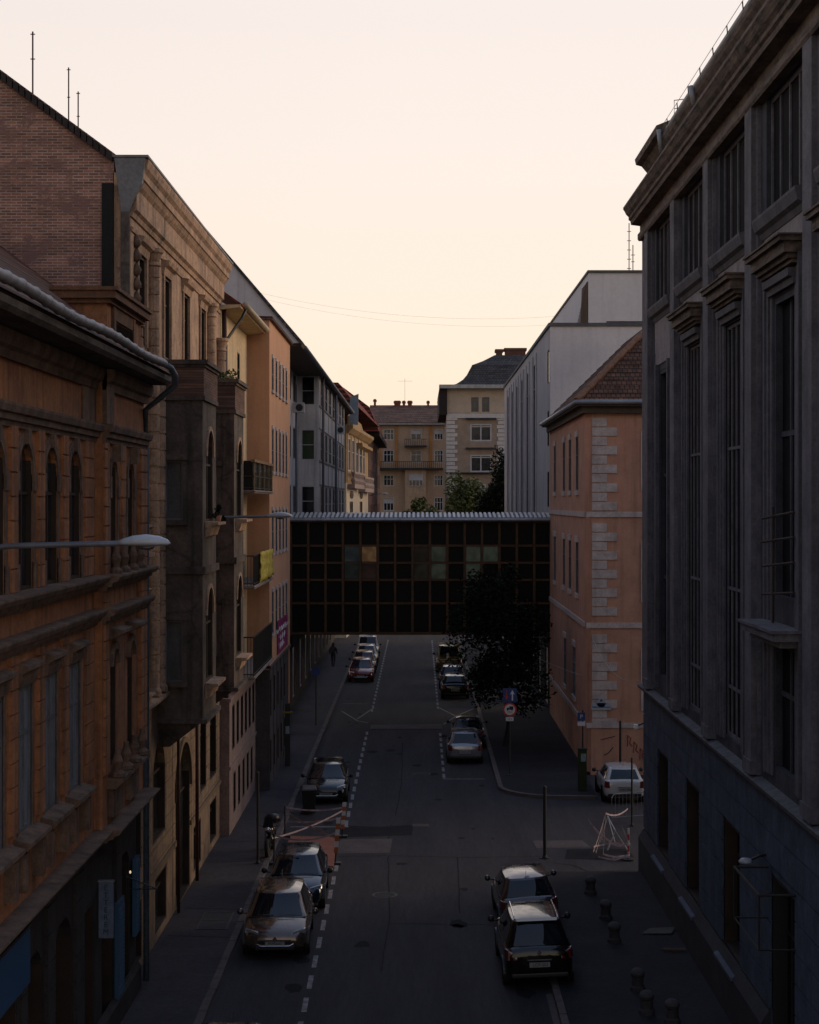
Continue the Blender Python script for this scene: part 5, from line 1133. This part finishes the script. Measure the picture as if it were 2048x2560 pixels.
    m = MB(); patch(m, 0, .06, .94, .05, .96, .012, 10, 6); m.build('windscreen', CARGLASS, t, smooth=True, local=True)
    m = MB(); patch(m, 2, .09, .91, .12 if kind != 'van' else .2, .90, .012, 10, 6); m.build('rear_window', CARGLASS, t, smooth=True, local=True)
    for sd in (1, 3):
        m = MB(); patch(m, sd, .10, .46, .10, .88, .012, 5, 4); patch(m, sd, .49, .86, .10, .88, .012, 5, 4); m.build('side_window', CARGLASS, t, smooth=True, local=True)
    # wheels
    for sx in (-1, 1):
        for y in (-h2 + .75, h2 - .82):
            mm = MB(); mm.lathe((sx * (hw - .10), y, .315), [(.19, -.1), (.30, -.1), (.318, -.06), (.318, .06), (.30, .1), (.19, .1)], 24, 'x'); wh = mm.build('wheel', TYRE, t, local=True)
            mm = MB(); mm.lathe((sx * (hw - .03), y, .315), [(.05, -.03), (.2, -.03), (.2, .03), (.06, .01)], 20, 'x'); mm.build('rim', ALLOY, wh, local=True)
            mm = MB(); mm.lathe((sx * (hw - .055), y, .33), [(.375, -.06), (.375, .045), (.33, .05), (.33, -.06)], 24, 'x'); mm.build('wheel_arch', TRIM, t, local=True)
    # mirrors
    for sx in (-1, 1):
        mm = MB(); mm.lathe((sx * (hw + .13), yf_b - .28, belt + .06), [(.0, -.08), (.075, -.06), (.095, 0), (.07, .05), (0, .07)], 10, 'y'); mm.tube([(sx * (hw - .06), yf_b - .28, belt), (sx * (hw + .08), yf_b - .28, belt + .03)], .025, 6); mm.build('mirror', TRIM if mdl == 0 else P, t, smooth=True, local=True)
    # lights and trim
    for sx in (-1, 1):
        zf = belt - .27
        mm = MB(); mm.hexa([(sx * hw * .50, h2 - .07, zf - .05), (sx * hw * .86, h2 - .26, zf - .02), (sx * hw * .92, h2 - .34, zf - .02), (sx * hw * .5, h2 - .2, zf - .05), (sx * hw * .50, h2 - .10, zf + .05), (sx * hw * .85, h2 - .28, zf + .10), (sx * hw * .91, h2 - .45, zf + .11), (sx * hw * .5, h2 - .2, zf + .05)]); mm.build('headlight', LAMPG, t, local=True, bevel=.015)
        zz = belt - .14
        if kind == 'suv': mm = MB(); mm.hexa([(sx * hw * .62, -h2 - .005, zz - .12), (sx * hw * .90, -h2 + .05, zz - .14), (sx * hw * .97, -h2 + .2, zz - .1), (sx * hw * .6, -h2 + .2, zz - .1), (sx * hw * .60, -h2 + .03, zz + .02), (sx * hw * .88, -h2 + .08, zz + .12), (sx * hw * .95, -h2 + .25, zz + .14), (sx * hw * .6, -h2 + .2, zz + .1)])
        else: mm = MB(); mm.hexa([(sx * hw * .70, -h2 - .0, zz - .16), (sx * hw * .88, -h2 + .04, zz - .16), (sx * hw * .965, -h2 + .2, zz - .14), (sx * hw * .7, -h2 + .2, zz - .14), (sx * hw * .72, -h2 + .03, zz + .10), (sx * hw * .87, -h2 + .06, zz + .12), (sx * hw * .94, -h2 + .22, zz + .13), (sx * hw * .7, -h2 + .2, zz + .1)])
        mm.build('tail_light', TAILR, t, local=True, bevel=.015)
    mm = MB(); mm.box(-hw * .48, hw * .48, h2 - .06, h2 + .008, belt - .50, belt - .40); mm.box(-hw * .58, hw * .58, h2 - .06, h2 + .0, .27, .38); mm.build('grille', TRIM, t, local=True, bevel=.015)
    mm = MB(); mm.tube([(-hw * .55, h2 - .02, .43), (-hw * .42, h2 + .012, .38), (hw * .42, h2 + .012, .38), (hw * .55, h2 - .02, .43)], .012, 6)
    if emblem:
        mm.poly([(0, h2 + .0, belt - .30), (.06, h2 + .0, belt - .38), (0, h2 + .0, belt - .46), (-.06, h2 + .0, belt - .38)], (0, .03, 0))
        mm.poly([(0, -h2 - .035, belt - .02), (.055, -h2 - .035, belt - .09), (0, -h2 - .035, belt - .16), (-.055, -h2 - .035, belt - .09)], (0, .05, 0))
    mm.box(-hw * .34, hw * .34, -h2 - .022, -h2 + .03, belt * .72, belt * .72 + .025); mm.build('chrome_trim', CHROME, t, local=True)
    mm = MB(); mm.box(-.26, .26, -h2 - .02, -h2 + .02, belt * .56, belt * .56 + .12); mm.box(-.26, .26, h2 - .01, h2 + .022, .39, .5); pl = mm.build('number_plate', PLATE, t, local=True)
    if plate:
        text('lettering', plate, .11, BLACKP, pl, (0.02, -h2 - .022, belt * .56 + .06), (R(90), 0, 0), .002); text('lettering', plate, .10, BLACKP, pl, (0, h2 + .024, .445), (R(90), 0, R(180)), .002)
    mm = MB(); mm.box(-hw * .80, hw * .80, -h2 - .01, -h2 + .1, .30, .42); mm.build('bumper_trim', TRIM, t, local=True, bevel=.03)
    mm = MB()
    for k in range(2): mm.tube([(-.5 + k * .6, yf_b + .06, belt + .045), (-.05 + k * .55, yf_b + .13 - .0, belt + .055)], .01, 5)
    mm.tube([(-.1, yr_b - .03, belt + .08), (.35, yr_b - .0, belt + .13)], .01, 5); mm.build('wipers', TRIM, t, local=True)
    if rails:
        for sx in (-1, 1):
            mm = MB(); mm.tube([(sx * wr * .93, yr_r + .1, zr_ - .02), (sx * wr * .93, yr_r + .2, zr_ + .035), (sx * wr * .93, yf_r - .2, zr_ + .035), (sx * wr * .93, yf_r - .1, zr_ - .02)], .016, 6); mm.build('roof_rail', CHROME, t, local=True)
        mm = MB(); mm.poly([(-wr * .9, yr_r + .02, zr_ - .02), (wr * .9, yr_r + .02, zr_ - .02), (wr * .85, yr_r - .16, zr_ - .05), (-wr * .85, yr_r - .16, zr_ - .05)], (0, 0, .03)); mm.build('spoiler', P, t, local=True)
    elif kind == 'hatch':
        mm = MB(); mm.tube([(0, yr_r + .12, zr_ + .01), (0, yr_r - .1, zr_ + .16)], .006, 4); mm.build('aerial', TRIM, t, local=True)
    return t
BRONZE = ('bronze_paint', (.135, .10, .082), .7); NAVY = ('navy_paint', (.018, .030, .050), .5); BLK = ('black_paint', (.006, .006, .007), .2)
SILV = ('silver_paint', (.24, .25, .275), .6); WHT = ('white_paint', (.50, .49, .48), .05); RED = ('red_paint', (.17, .016, .012), .2); DRED = ('dark_red_paint', (.10, .014, .012), .3); GRAPH = ('graphite_paint', (.085, .075, .08), .7); YEL = ('amber_van_paint', (.10, .062, .015), .1)
car('parked_car', 'bronze hatchback facing the camera with dark glass, nearest of the left row', (-3.95, 47.2, 0), 181.5, BRONZE, W=1.81, Lc=4.2, plate='PKM-642', emblem=True, mdl=1)
car('parked_car', 'dark blue car facing the camera just behind the bronze hatchback', (-3.78, 52.35, 0), 181, NAVY, W=1.76, Lc=4.2, Hc=1.44, plate='LBR-208')
car('parked_car', 'black car facing the camera behind the fenced trench, next to the wheelie bin', (-3.85, 70.3, 0), 181, BLK, W=1.74, Lc=4.3, Hc=1.45, plate='JTC-919')
car('parked_car', 'bright red car beyond the painted crosses, first of the far left row', (-4.05, 116.4, 0), 180.5, RED, plate='')
car('parked_car', 'dark red car directly behind the bright red one in the far left row', (-4.05, 121.8, 0), 180, DRED, Hc=1.5)
car('parked_car', 'white car third in the far left row, near the end of the underpass', (-4.05, 127.3, 0), 180, WHT, Hc=1.5)
car('parked_car', 'tall white car last in the far left row under the bridge edge', (-4.1, 133.0, 0), 180, WHT, 'van', Hc=1.75, Lc=4.4)
car('parked_car', 'dark car at the very bottom edge with only its roof showing', (-3.9, 33.6, 0), 180, GRAPH, Lc=4.2)
car('parked_suv', 'black car with roof rails seen from behind, nearest of the right row', (3.0, 44.4, .04), 1.0, BLK, 'suv', roll=-2.2, W=1.80, Lc=4.35, Hc=1.64, plate='LCP-353', emblem=True, rails=True)
car('parked_car', 'graphite hatchback with pale roof seen from behind, ahead of the black car', (3.12, 49.75, .08), 1.5, GRAPH, roll=-4.2, W=1.74, Lc=4.1, Hc=1.48, plate='KHM-701', mdl=1)
car('parked_car', 'silver hatchback seen from behind beside the rounded kerb', (2.12, 80.6, 0), 0, SILV, W=1.70, Lc=3.95, Hc=1.49, plate='NDG-470')
car('parked_car', 'dark grey hatchback just ahead of the silver one by the tree', (2.42, 85.7, 0), -1, GRAPH, W=1.72, Lc=4.1, Hc=1.46)
car('parked_car', 'black car in the shadow before the bridge on the right', (2.2, 106.6, 0), 0, BLK, Hc=1.46, plate='HPY-116')
car('parked_car', 'dark car second from the bridge shadow on the right side', (2.15, 112.1, 0), 0, NAVY, Hc=1.5)
car('parked_van', 'dark amber van parked farthest on the right under the bridge', (2.1, 123.0, 0), 0, YEL, 'van', Hc=2.0, Lc=4.8, W=1.9)
car('parked_car', 'white hatchback seen from behind in the side street by the grey building', (8.35, 70.35, 0), 0, WHT, W=1.72, Lc=3.9, Hc=1.42, plate='MRV-385')

# ================================================================== street furniture
def post(name, lab, x, y, z0, h, r, mat=IRON, cat='pole', group=None):
    t = thing(name, lab, cat, (x, y, z0), group=group)
    MB().lathe((0, 0, 0), [(r * 1.6, 0), (r * 1.6, .05), (r, .1), (r, h - .03), (r * .6, h)], 10).build('shaft', mat, t, smooth=False, local=True)
    MB().lathe((0, 0, 0), [(r * 2.6, 0), (r * 2.6, .025)], 12).build('foot', mat, t, local=True); return t
post('pole', 'plain black pole standing at the side street corner beyond the graphite car', 4.31, 58, 0, 2.5, .06)
post('pole', 'tall black pole against the salmon wall behind the white car', 8.98, 75.3, .1, 2.4, .05)
post('pole', 'thin pole behind the barrier tape in front of the white car', 8.05, 63.8, 0, 2.6, .035)
post('sign_post', 'bare dark sign post on the left pavement beside the motorcycle', -5.46, 56.6, .12, 3.1, .045)
t = thing('bus_sign', 'round blue sign on a thin post on the left pavement before the bridge', 'sign', (-5.67, 91.6, .12))
MB().lathe((0, 0, 0), [(.035, 0), (.035, 3.1)], 8).build('pole', METAL_D, t, local=True); MB().lathe((0, -.05, 2.95), [(.0, -.01), (.25, -.01), (.25, .01), (0, .012)], 20, 'y').build('disc', BLUEP, t, local=True)
# priority sign assembly
t = thing('traffic_sign', 'sign post with blue arrows square and red ringed lorry sign on the corner pavement', 'sign', (4.0, 74.9, .12))
MB().lathe((0, 0, 0), [(.13, 0), (.13, .03), (.035, .06), (.035, 3.95)], 10).build('pole', METAL_D, t, local=True)
o = MB().box(-.31, .31, -.07, -.045, 3.25, 3.87).build('square_plate', BLUEP, t, local=True, bevel=.01)
m = MB(); m.poly([(.09, -.075, 3.34), (.15, -.075, 3.34), (.15, -.075, 3.64), (.23, -.075, 3.60), (.12, -.075, 3.80), (.01, -.075, 3.60), (.09, -.075, 3.64)], (0, .004, 0)); m.build('white_arrow', WHITEP, o, local=True)
m = MB(); m.poly([(-.16, -.075, 3.78), (-.12, -.075, 3.78), (-.12, -.075, 3.54), (-.05, -.075, 3.54), (-.14, -.075, 3.36), (-.23, -.075, 3.54), (-.16, -.075, 3.54)], (0, .004, 0)); m.build('red_arrow', REDP, o, local=True)
o = MB().lathe((0, -.06, 2.93), [(0, -.012), (.31, -.012), (.31, .012), (0, .012)], 28, 'y').build('round_plate', REDP, t, local=True)
MB().lathe((0, -.075, 2.93), [(0, -.004), (.235, -.004), (.235, .004), (0, .004)], 28, 'y').build('white_field', WHITEP, o, local=True)
m = MB(); m.box(-.02, .16, -.086, -.08, 2.95, 3.08); m.box(-.13, -.03, -.086, -.08, 2.95, 3.02); m.box(-.14, .16, -.086, -.08, 2.93, 2.95); m.lathe((-.09, -.083, 2.92), [(.03, -.003), (.03, .003)], 10, 'y'); m.lathe((.1, -.083, 2.92), [(.03, -.003), (.03, .003)], 10, 'y'); m.build('lorry', BLACKP, o, local=True)
text('lettering', '7,5 t', .13, BLACKP, o, (0, -.083, 2.82), (R(90), 0, 0), .002)
o = MB().box(-.17, .17, -.06, -.045, 2.42, 2.60).build('lower_plate', WHITEP, t, local=True); text('lettering', '12 t', .13, BLACKP, o, (0, -.065, 2.51), (R(90), 0, 0), .002)
# green cabinet with sign
t = thing('parking_meter', 'dark green parking machine with a pale label and blue square sign above', 'parking machine', (6.85, 70.9, .12))
MB().box(-.18, .18, -.15, .15, 0, 1.75).build('cabinet', surf('dark_green_paint', (.030, .042, .012), (.018, .026, .008), rough=.5), t, local=True, bevel=.02); MB().box(-.21, .21, -.19, .19, 1.75, 1.80).build('cap', IRON, t, local=True)
MB().box(-.07, .15, -.165, -.15, 1.25, 1.58).build('label_plate', surf('pale_label', (.22, .3, .3)), t, local=True)
MB().lathe((.02, .0, 1.8), [(.03, 0), (.03, 1.6)], 8).build('pole', IRON, t, local=True)
o = MB().box(-.2, .12, -.04, -.02, 2.95, 3.3).build('sign_plate', BLUEP, t, local=True); text('lettering', 'P', .24, WHITEP, o, (-.04, -.045, 3.12), (R(90), 0, 0), .002); MB().box(-.2, .12, -.04, -.02, 2.74, 2.91).build('lower_plate', WHITEP, t, local=True)
t = thing('information_post', 'slim post with yellow band and pale notice beside the left wall', 'post', (-6.1, 77.5, .12))
MB().box(-.12, .12, -.08, .08, 0, 2.9).build('shaft', IRON, t, local=True, bevel=.01); MB().box(-.22, .22, -.1, .1, 2.45, 2.52).build('band', surf('yellow_band', (.28, .2, .03)), t, local=True); MB().box(-.09, .09, -.09, -.08, 1.5, 1.85).build('notice', surf('pale_notice', (.25, .3, .33)), t, local=True)
# bollards
first = None; words = ['farthest', 'second farthest', 'third from the far end', 'fourth from the far end', 'nearest but one', 'nearest, at the picture edge']
for i, (x, y) in enumerate(((5.30, 52.2), (5.43, 49.1), (5.38, 46.5), (5.43, 41.9), (5.40, 40.0), (5.9, 39.3))):
    if i == 0:
        t = first = thing('bollard', '', 'bollard', (x, y, .115), group='stone bollards on the right pavement')
        MB().lathe((0, 0, 0), [(.19, 0), (.19, .1), (.15, .14), (.145, .34), (.17, .37), (.17, .40)], 16).build('shaft', surf('bollard_stone', (.055, .052, .058), (.03, .028, .032), bump=.5), t, local=True, smooth=False)
        MB().lathe((0, 0, .40), [(.17, 0), (.185, .04), (.16, .10), (.1, .15), (.0, .17)], 16).build('cap', surf('bollard_cap', (.085, .082, .09), (.05, .048, .052), bump=.4), t, local=True, smooth=True)
    else: t = copy_tree(first); t.location = (x, y, .115)
    t['label'] = 'round stone bollard on the right pavement, ' + words[i] + ' of six'
# loose rubbish on right pavement
t = thing('cardboard_scrap', 'flat pale scrap of cardboard beside the grey building plinth', 'litter', (6.75, 47.6, .12)); MB().poly([(-.5, -.25, .01), (.35, -.3, .03), (.5, .25, .06), (-.2, .3, .02)], (0, 0, .015)).build('sheet', surf('damp_card', (.10, .09, .08)), t, local=True)
t = thing('wooden_plank', 'short dark plank lying on the right pavement by the wall', 'plank', (6.9, 45.6, .12)); MB().box(-.3, .3, -.1, .1, 0, .06).build('board', surf('old_wood', (.08, .055, .04)), t, local=True)
# wheelie bin
t = thing('wheelie_bin', 'dark wheelie bin standing at the front of the black car', 'bin', (-4.38, 66.3, 0), (0, 0, R(6)))
MB().hexa([(-.22, -.25, .08), (.22, -.25, .08), (.22, .25, .08), (-.22, .25, .08), (-.29, -.34, .98), (.29, -.34, .98), (.29, .34, .98), (-.29, .34, .98)]).build('body', surf('bin_plastic', (.018, .02, .02), rough=.5), t, local=True, bevel=.02)
MB().hexa([(-.31, -.37, .98), (.31, -.37, .98), (.31, .37, .98), (-.31, .37, .98), (-.28, -.33, 1.04), (.28, -.33, 1.04), (.26, .33, 1.08), (-.26, .33, 1.08)]).build('lid', plain('bin_lid', (.02, .024, .024), .28), t, local=True, bevel=.02)
for sx in (-1, 1): MB().lathe((sx * .25, .3, .1), [(.1, -.03), (.1, .03)], 14, 'x').build('wheel', TYRE, t, local=True)
# trench cover + barriers
t = thing('trench_cover', 'rust-red steel plate laid over the trench in the left parking lane', 'cover plate', (-3.9, 58.7, 0))
m = MB(); m.hexa([(-4.85, 56.6, .02), (-2.90, 56.3, .02), (-2.95, 61.2, .02), (-4.7, 61.3, .02), (-4.85, 56.6, .12), (-2.90, 56.3, .10), (-2.95, 61.2, .10), (-4.7, 61.3, .12)]); m.build('plate', surf('rust_red_board', (.34, .13, .085), (.24, .09, .06), scale=1.2, rough=.8, streak=.2), t)
def bpost(x, y, z1, lean, lab, striped):
    t = thing('barrier_post', lab, 'barrier', (x, y, 0), group='posts around the covered trench')
    MB().tube([(0, 0, 0), (lean, 0, z1)], .028, 8).build('shaft', METAL_D, t, local=True); MB().box(-.2, .2, -.12, .12, 0, .08).build('foot', TRIM, t, local=True)
    if striped:
        for k in range(6):
            f0 = .25 + k * .125; MB().hexa([(lean * f0 - .07, -.05, z1 * f0), (lean * f0 + .07, -.05, z1 * f0), (lean * f0 + .07, -.03, z1 * f0), (lean * f0 - .07, -.03, z1 * f0), (lean * (f0 + .12) - .07, -.05, z1 * (f0 + .12)), (lean * (f0 + .12) + .07, -.05, z1 * (f0 + .12)), (lean * (f0 + .12) + .07, -.03, z1 * (f0 + .12)), (lean * (f0 + .12) - .07, -.03, z1 * (f0 + .12))]).build('stripe', WHITEP if k % 2 else plain('stripe_orange', (.34, .10, .03), .5), t, local=True)
    return t
bpost(-2.88, 57.0, 1.6, .12, 'leaning orange and white striped board at the near right trench corner', True)
bpost(-2.86, 61.6, 1.3, .1, 'striped board at the far right trench corner', True)
bpost(-4.95, 61.6, 1.15, 0, 'plain dark barrier post at the far left trench corner', False)
bpost(-4.95, 57.0, 1.05, 0, 'plain dark barrier post at the near left trench corner', False)
t = thing('barrier_tape', 'sagging pale barrier tape strung around the covered trench', 'tape', (-3.9, 59, 1))
m = MB()
def tape(a, b, s_):
    n = 12; pts = [(a[0] + (b[0] - a[0]) * k / n, a[1] + (b[1] - a[1]) * k / n, a[2] + (b[2] - a[2]) * k / n - s_ * 4 * (k / n) * (1 - k / n)) for k in range(n + 1)]
    for p_, q in zip(pts, pts[1:]): m.hexa([(p_[0], p_[1], p_[2] - .03), (q[0], q[1], q[2] - .03), (q[0], q[1] + .004, q[2] - .03), (p_[0], p_[1] + .004, p_[2] - .03), (p_[0], p_[1], p_[2] + .03), (q[0], q[1], q[2] + .03), (q[0], q[1] + .004, q[2] + .03), (p_[0], p_[1] + .004, p_[2] + .03)])
tape((-4.95, 61.6, 1.12), (-2.8, 61.6, 1.1), .12); tape((-4.95, 57, 1.0), (-2.8, 57, 1.1), .22); tape((-4.95, 61.6, 1.0), (-2.8, 57.0, .9), .1); tape((-2.8, 61.6, 1.0), (-4.95, 57.0, .9), .1); tape((-4.95, 61.6, .6), (-2.8, 61.6, .75), .1)
m.build('strip', surf('dirty_tape', (.50, .44, .46), (.3, .2, .2), scale=3), t)
# construction mess, right
t = thing('barrier_pole', 'red and white barrier pole on a round black foot near the grey building', 'barrier', (7.16, 57.7, 0))
MB().lathe((0, 0, 0), [(.22, 0), (.22, .05), (.08, .09)], 16).build('foot', TRIM, t, local=True)
for k in range(5): MB().lathe((0, 0, .09 + k * .2), [(.032, 0), (.032, .2)], 10).build('band', REDP if k % 2 else WHITEP, t, local=True)
t = thing('steel_barrier', 'tubular steel crowd barrier standing in the side street behind the tape', 'barrier', (8.2, 64.8, 0))
m = MB(); m.tube([(7.35, 64.4, 0), (7.35, 64.4, .95), (7.45, 64.5, 1.08), (9.2, 65.2, 1.08), (9.3, 65.2, .95), (9.3, 65.2, 0)], .022, 6); m.tube([(7.35, 64.4, .2), (9.3, 65.2, .2)], .016, 6)
m.build('frame', METAL, t); m = MB(); [m.tube([(7.35 + .15 * k, 64.4 + .062 * k, .2), (7.35 + .15 * k, 64.4 + .062 * k, 1.07)], .008, 5) for k in range(1, 13)]; m.build('bars', METAL, t)
t = thing('tape_tangle', 'tangle of red and white barrier tape strung low beside the round-foot pole', 'tape', (6.8, 59, .5))
m = MB(); tape((6.75, 61.0, 1.0), (6.35, 58.2, .1), .05); tape((6.35, 58.2, .1), (7.2, 57.6, .15), .06); tape((7.16, 57.7, .9), (7.45, 60.5, .3), .2); tape((6.1, 60.2, .8), (6.75, 59.3, .3), .05); tape((6.75, 61, 1.), (7.8, 63, .8), .15); tape((7.1, 59.0, .9), (7.25, 57.7, .5), .03); tape((6.6, 58.6, .45), (7.15, 57.7, .6), .12)
el = [(6.72 + .62 * math.cos(a * math.pi / 9), 58.9 + 1.25 * math.sin(a * math.pi / 9), .08 + .05 * math.sin(a)) for a in range(13, 29)]
for p_, q_ in zip(el, el[1:]): tape(p_, q_, 0)
tape((6.15, 58.0, .05), (6.7, 57.5, .06), .02); tape((6.7, 57.5, .06), (7.2, 57.5, .3), .03); tape((6.12, 58.4, .1), (6.6, 60.4, .75), .04); tape((6.05, 60.4, .9), (6.45, 59.2, .4), .02); tape((6.0, 58.1, .2), (6.75, 61, 1.0), .06)
m.build('strip', surf('red_white_tape', (.66, .62, .66), (.50, .30, .32), scale=5), t)
t = thing('trestle', 'low white trestle frame fallen inside the tape tangle', 'trestle', (6.9, 59.5, 0))
m = MB(); m.tube([(6.5, 60.6, .05), (6.75, 60.4, 1.0), (7.0, 60.2, .05)], .025, 6); m.tube([(6.6, 59.1, .05), (6.9, 59.3, .7), (7.3, 59.1, .05)], .025, 6); m.tube([(6.75, 60.4, 1.0), (6.9, 59.3, .7)], .025, 6); m.build('legs', surf('white_tube', (.5, .5, .53)), t)

# motorcycle
t = thing('motorcycle', 'black motorcycle with top box and twin mirrors parked on the left pavement', 'motorcycle', (-5.2, 58.3, .12), (0, 0, R(178)))
for y, nm in ((.72, 'front'), (-.68, 'rear')):
    o = MB().lathe((0, y, .31), [(.22, -.055), (.29, -.06), (.315, 0), (.29, .06), (.22, .055)], 24, 'x').build('wheel', TYRE, t, local=True, smooth=True)
    MB().lathe((0, y, .31), [(.04, -.06), (.225, -.02), (.225, .02), (.04, .06)], 16, 'x').build('rim', ALLOY, o, local=True)
m = MB()
for sx in (-1, 1): m.tube([(sx * .09, .72, .31), (sx * .09, .5, .95)], .025, 8); m.tube([(sx * .1, -.68, .31), (sx * .1, -.1, .42)], .025, 8); m.tube([(sx * .12, -.6, .5), (sx * .12, -.4, .75)], .03, 6)
m.build('fork', METAL_D, t, local=True)
m = MB(); m.tube([(0, .38, .8), (0, .15, .86), (0, -.1, .8)], [.1, .17, .12], 12); m.tube([(0, .35, .55), (0, .0, .45), (0, -.2, .5)], [.12, .2, .12], 10); m.build('tank', paint(*BLK), t, local=True, smooth=True)
m = MB(); m.tube([(0, -.05, .80), (0, -.35, .80), (0, -.75, .88)], [.13, .15, .09], 10); m.build('seat', TRIM, t, local=True, smooth=True)
m = MB(); m.lathe((0, -.78, 1.06), [(.0, -.16), (.2, -.13), (.24, .0), (.22, .12), (.0, .18)], 14); m.build('top_box', plain('box_black', (.010, .010, .011), .45), t, local=True, smooth=True)
m = MB(); m.tube([(-.38, .34, 1.02), (-.15, .46, 1.0), (.15, .46, 1.0), (.38, .34, 1.02)], .016, 6); m.build('handlebar', METAL_D, t, local=True)
for sx in (-1, 1):
    m = MB(); m.tube([(sx * .28, .4, 1.02), (sx * .36, .45, 1.2)], .008, 5); m.lathe((sx * .37, .45, 1.24), [(0, -.015), (.06, -.01), (.06, .01), (0, .015)], 12, 'y'); m.build('mirror', TRIM, t, local=True)
m = MB(); m.lathe((0, .6, .92), [(.0, -.08), (.09, -.04), (.1, .04), (0, .05)], 12, 'y'); m.build('headlight', CHROME, t, local=True, smooth=True)
m = MB(); m.hexa([(-.18, .56, .98), (.18, .56, .98), (.18, .58, .98), (-.18, .58, .98), (-.13, .38, 1.34), (.13, .38, 1.34), (.13, .4, 1.34), (-.13, .4, 1.34)]); m.build('windshield', CARGLASS, t, local=True)
m = MB(); m.tube([(.16, .2, .35), (.17, -.3, .3), (.18, -.8, .42)], .04, 8); m.build('exhaust', CHROME, t, local=True, smooth=True)

# pedestrian
def person(lab, x, y, rz):
    t = thing('person', lab, 'person', (x, y, .12), (0, 0, R(rz)))
    V = [((0, 0, .98), .15), ((0, -.01, 1.2), .155), ((0, -.01, 1.42), .15), ((0, .01, 1.54), .06), ((0, .03, 1.64), .10), ((0, .03, 1.73), .085),
         ((-.19, -.01, 1.42), .065), ((-.25, -.1, 1.16), .05), ((-.24, .02, .92), .038), ((.19, -.01, 1.42), .065), ((.25, .1, 1.16), .05), ((.24, .24, .95), .038),
         ((-.1, .0, .9), .1), ((-.11, .16, .52), .07), ((-.11, .14, .1), .045), ((-.11, .26, .04), .04), ((.1, 0, .9), .1), ((.11, -.06, .5), .07), ((.11, -.32, .14), .045), ((.11, -.26, .04), .04)]
    E = [(0, 1), (1, 2), (2, 3), (3, 4), (4, 5), (2, 6), (6, 7), (7, 8), (2, 9), (9, 10), (10, 11), (0, 12), (12, 13), (13, 14), (14, 15), (0, 16), (16, 17), (17, 18), (18, 19)]
    me = bpy.data.meshes.new('body'); me.from_pydata([v for v, r in V], E, []); o = bpy.data.objects.new('body', me); COL.objects.link(o); o.parent = t
    sk = o.modifiers.new('skin', 'SKIN')
    for i, (v, r) in enumerate(V): me.skin_vertices[0].data[i].radius = (r, r)
    me.skin_vertices[0].data[0].use_root = True
    o.modifiers.new('sub', 'SUBSURF').levels = 2; o.modifiers['sub'].render_levels = 2
    me.materials.append(surf('dark_clothes', (.028, .030, .040), (.018, .018, .024), scale=6))
    MB().lathe((0, .02, 1.66), [(.0, -.02), (.1, .0), (.105, .06), (.07, .12), (0, .14)], 12).build('hair', plain('hair', (.02, .014, .01), .7), t, local=True, smooth=True)
    MB().lathe((0, .09, 1.645), [(.03, -.07), (.06, -.04), (.065, .02), (.03, .05)], 10).build('face', plain('skin', (.30, .19, .14), .6), t, local=True, smooth=True)
    MB().box(-.15, .15, -.28, -.15, 1.05, 1.45).build('backpack', plain('bag', (.012, .012, .014), .7), t, local=True, bevel=.05)
person('pedestrian in dark clothes with a bag walking away on the left pavement', -6.4, 124, -10)

# ================================================================== trees
def tree(lab, x, y, zc, rx, ry, rz, n, s, mat, seed, trunk_r=.25, clumps=18, group=None, cat='tree', base=0):
    t = thing('tree', lab, cat, (x, y, base), group=group)
    rnd = random.Random(seed); m = MB(); top = zc
    m.tube([(x, y, base), (x + .15, y, base + (top - base) * .35), (x - .1, y + .1, base + (top - base) * .7), (x, y, top)], [trunk_r, trunk_r * .8, trunk_r * .6, trunk_r * .3], 9)
    for k in range(7):
        a = rnd.uniform(0, 6.28); h0 = base + (top - base) * rnd.uniform(.5, .95); m.tube([(x, y, h0), (x + rx * .4 * math.cos(a), y + ry * .4 * math.sin(a), h0 + rz * .3), (x + rx * .75 * math.cos(a), y + ry * .75 * math.sin(a), h0 + rz * rnd.uniform(.3, .7))], [trunk_r * .4, trunk_r * .2, trunk_r * .06], 6)
    m.build('trunk', BARK, t); leaves(x, y, zc, rx, ry, rz, n, s, clumps, seed).build('crown', mat, t, recalc=False)
tree('low leafy tree left of centre just above the bridge roof', .2, 195, 9.9, 2.3, 3, 2.6, 5000, .20, LEAF, 21, .2, 24, 'trees behind the bridge')
tree('large olive-green tree behind the bridge in front of the mansard house', 4.9, 185, 9.8, 3.4, 4, 4.9, 11000, .22, LEAF, 22, .35, 34, 'trees behind the bridge')
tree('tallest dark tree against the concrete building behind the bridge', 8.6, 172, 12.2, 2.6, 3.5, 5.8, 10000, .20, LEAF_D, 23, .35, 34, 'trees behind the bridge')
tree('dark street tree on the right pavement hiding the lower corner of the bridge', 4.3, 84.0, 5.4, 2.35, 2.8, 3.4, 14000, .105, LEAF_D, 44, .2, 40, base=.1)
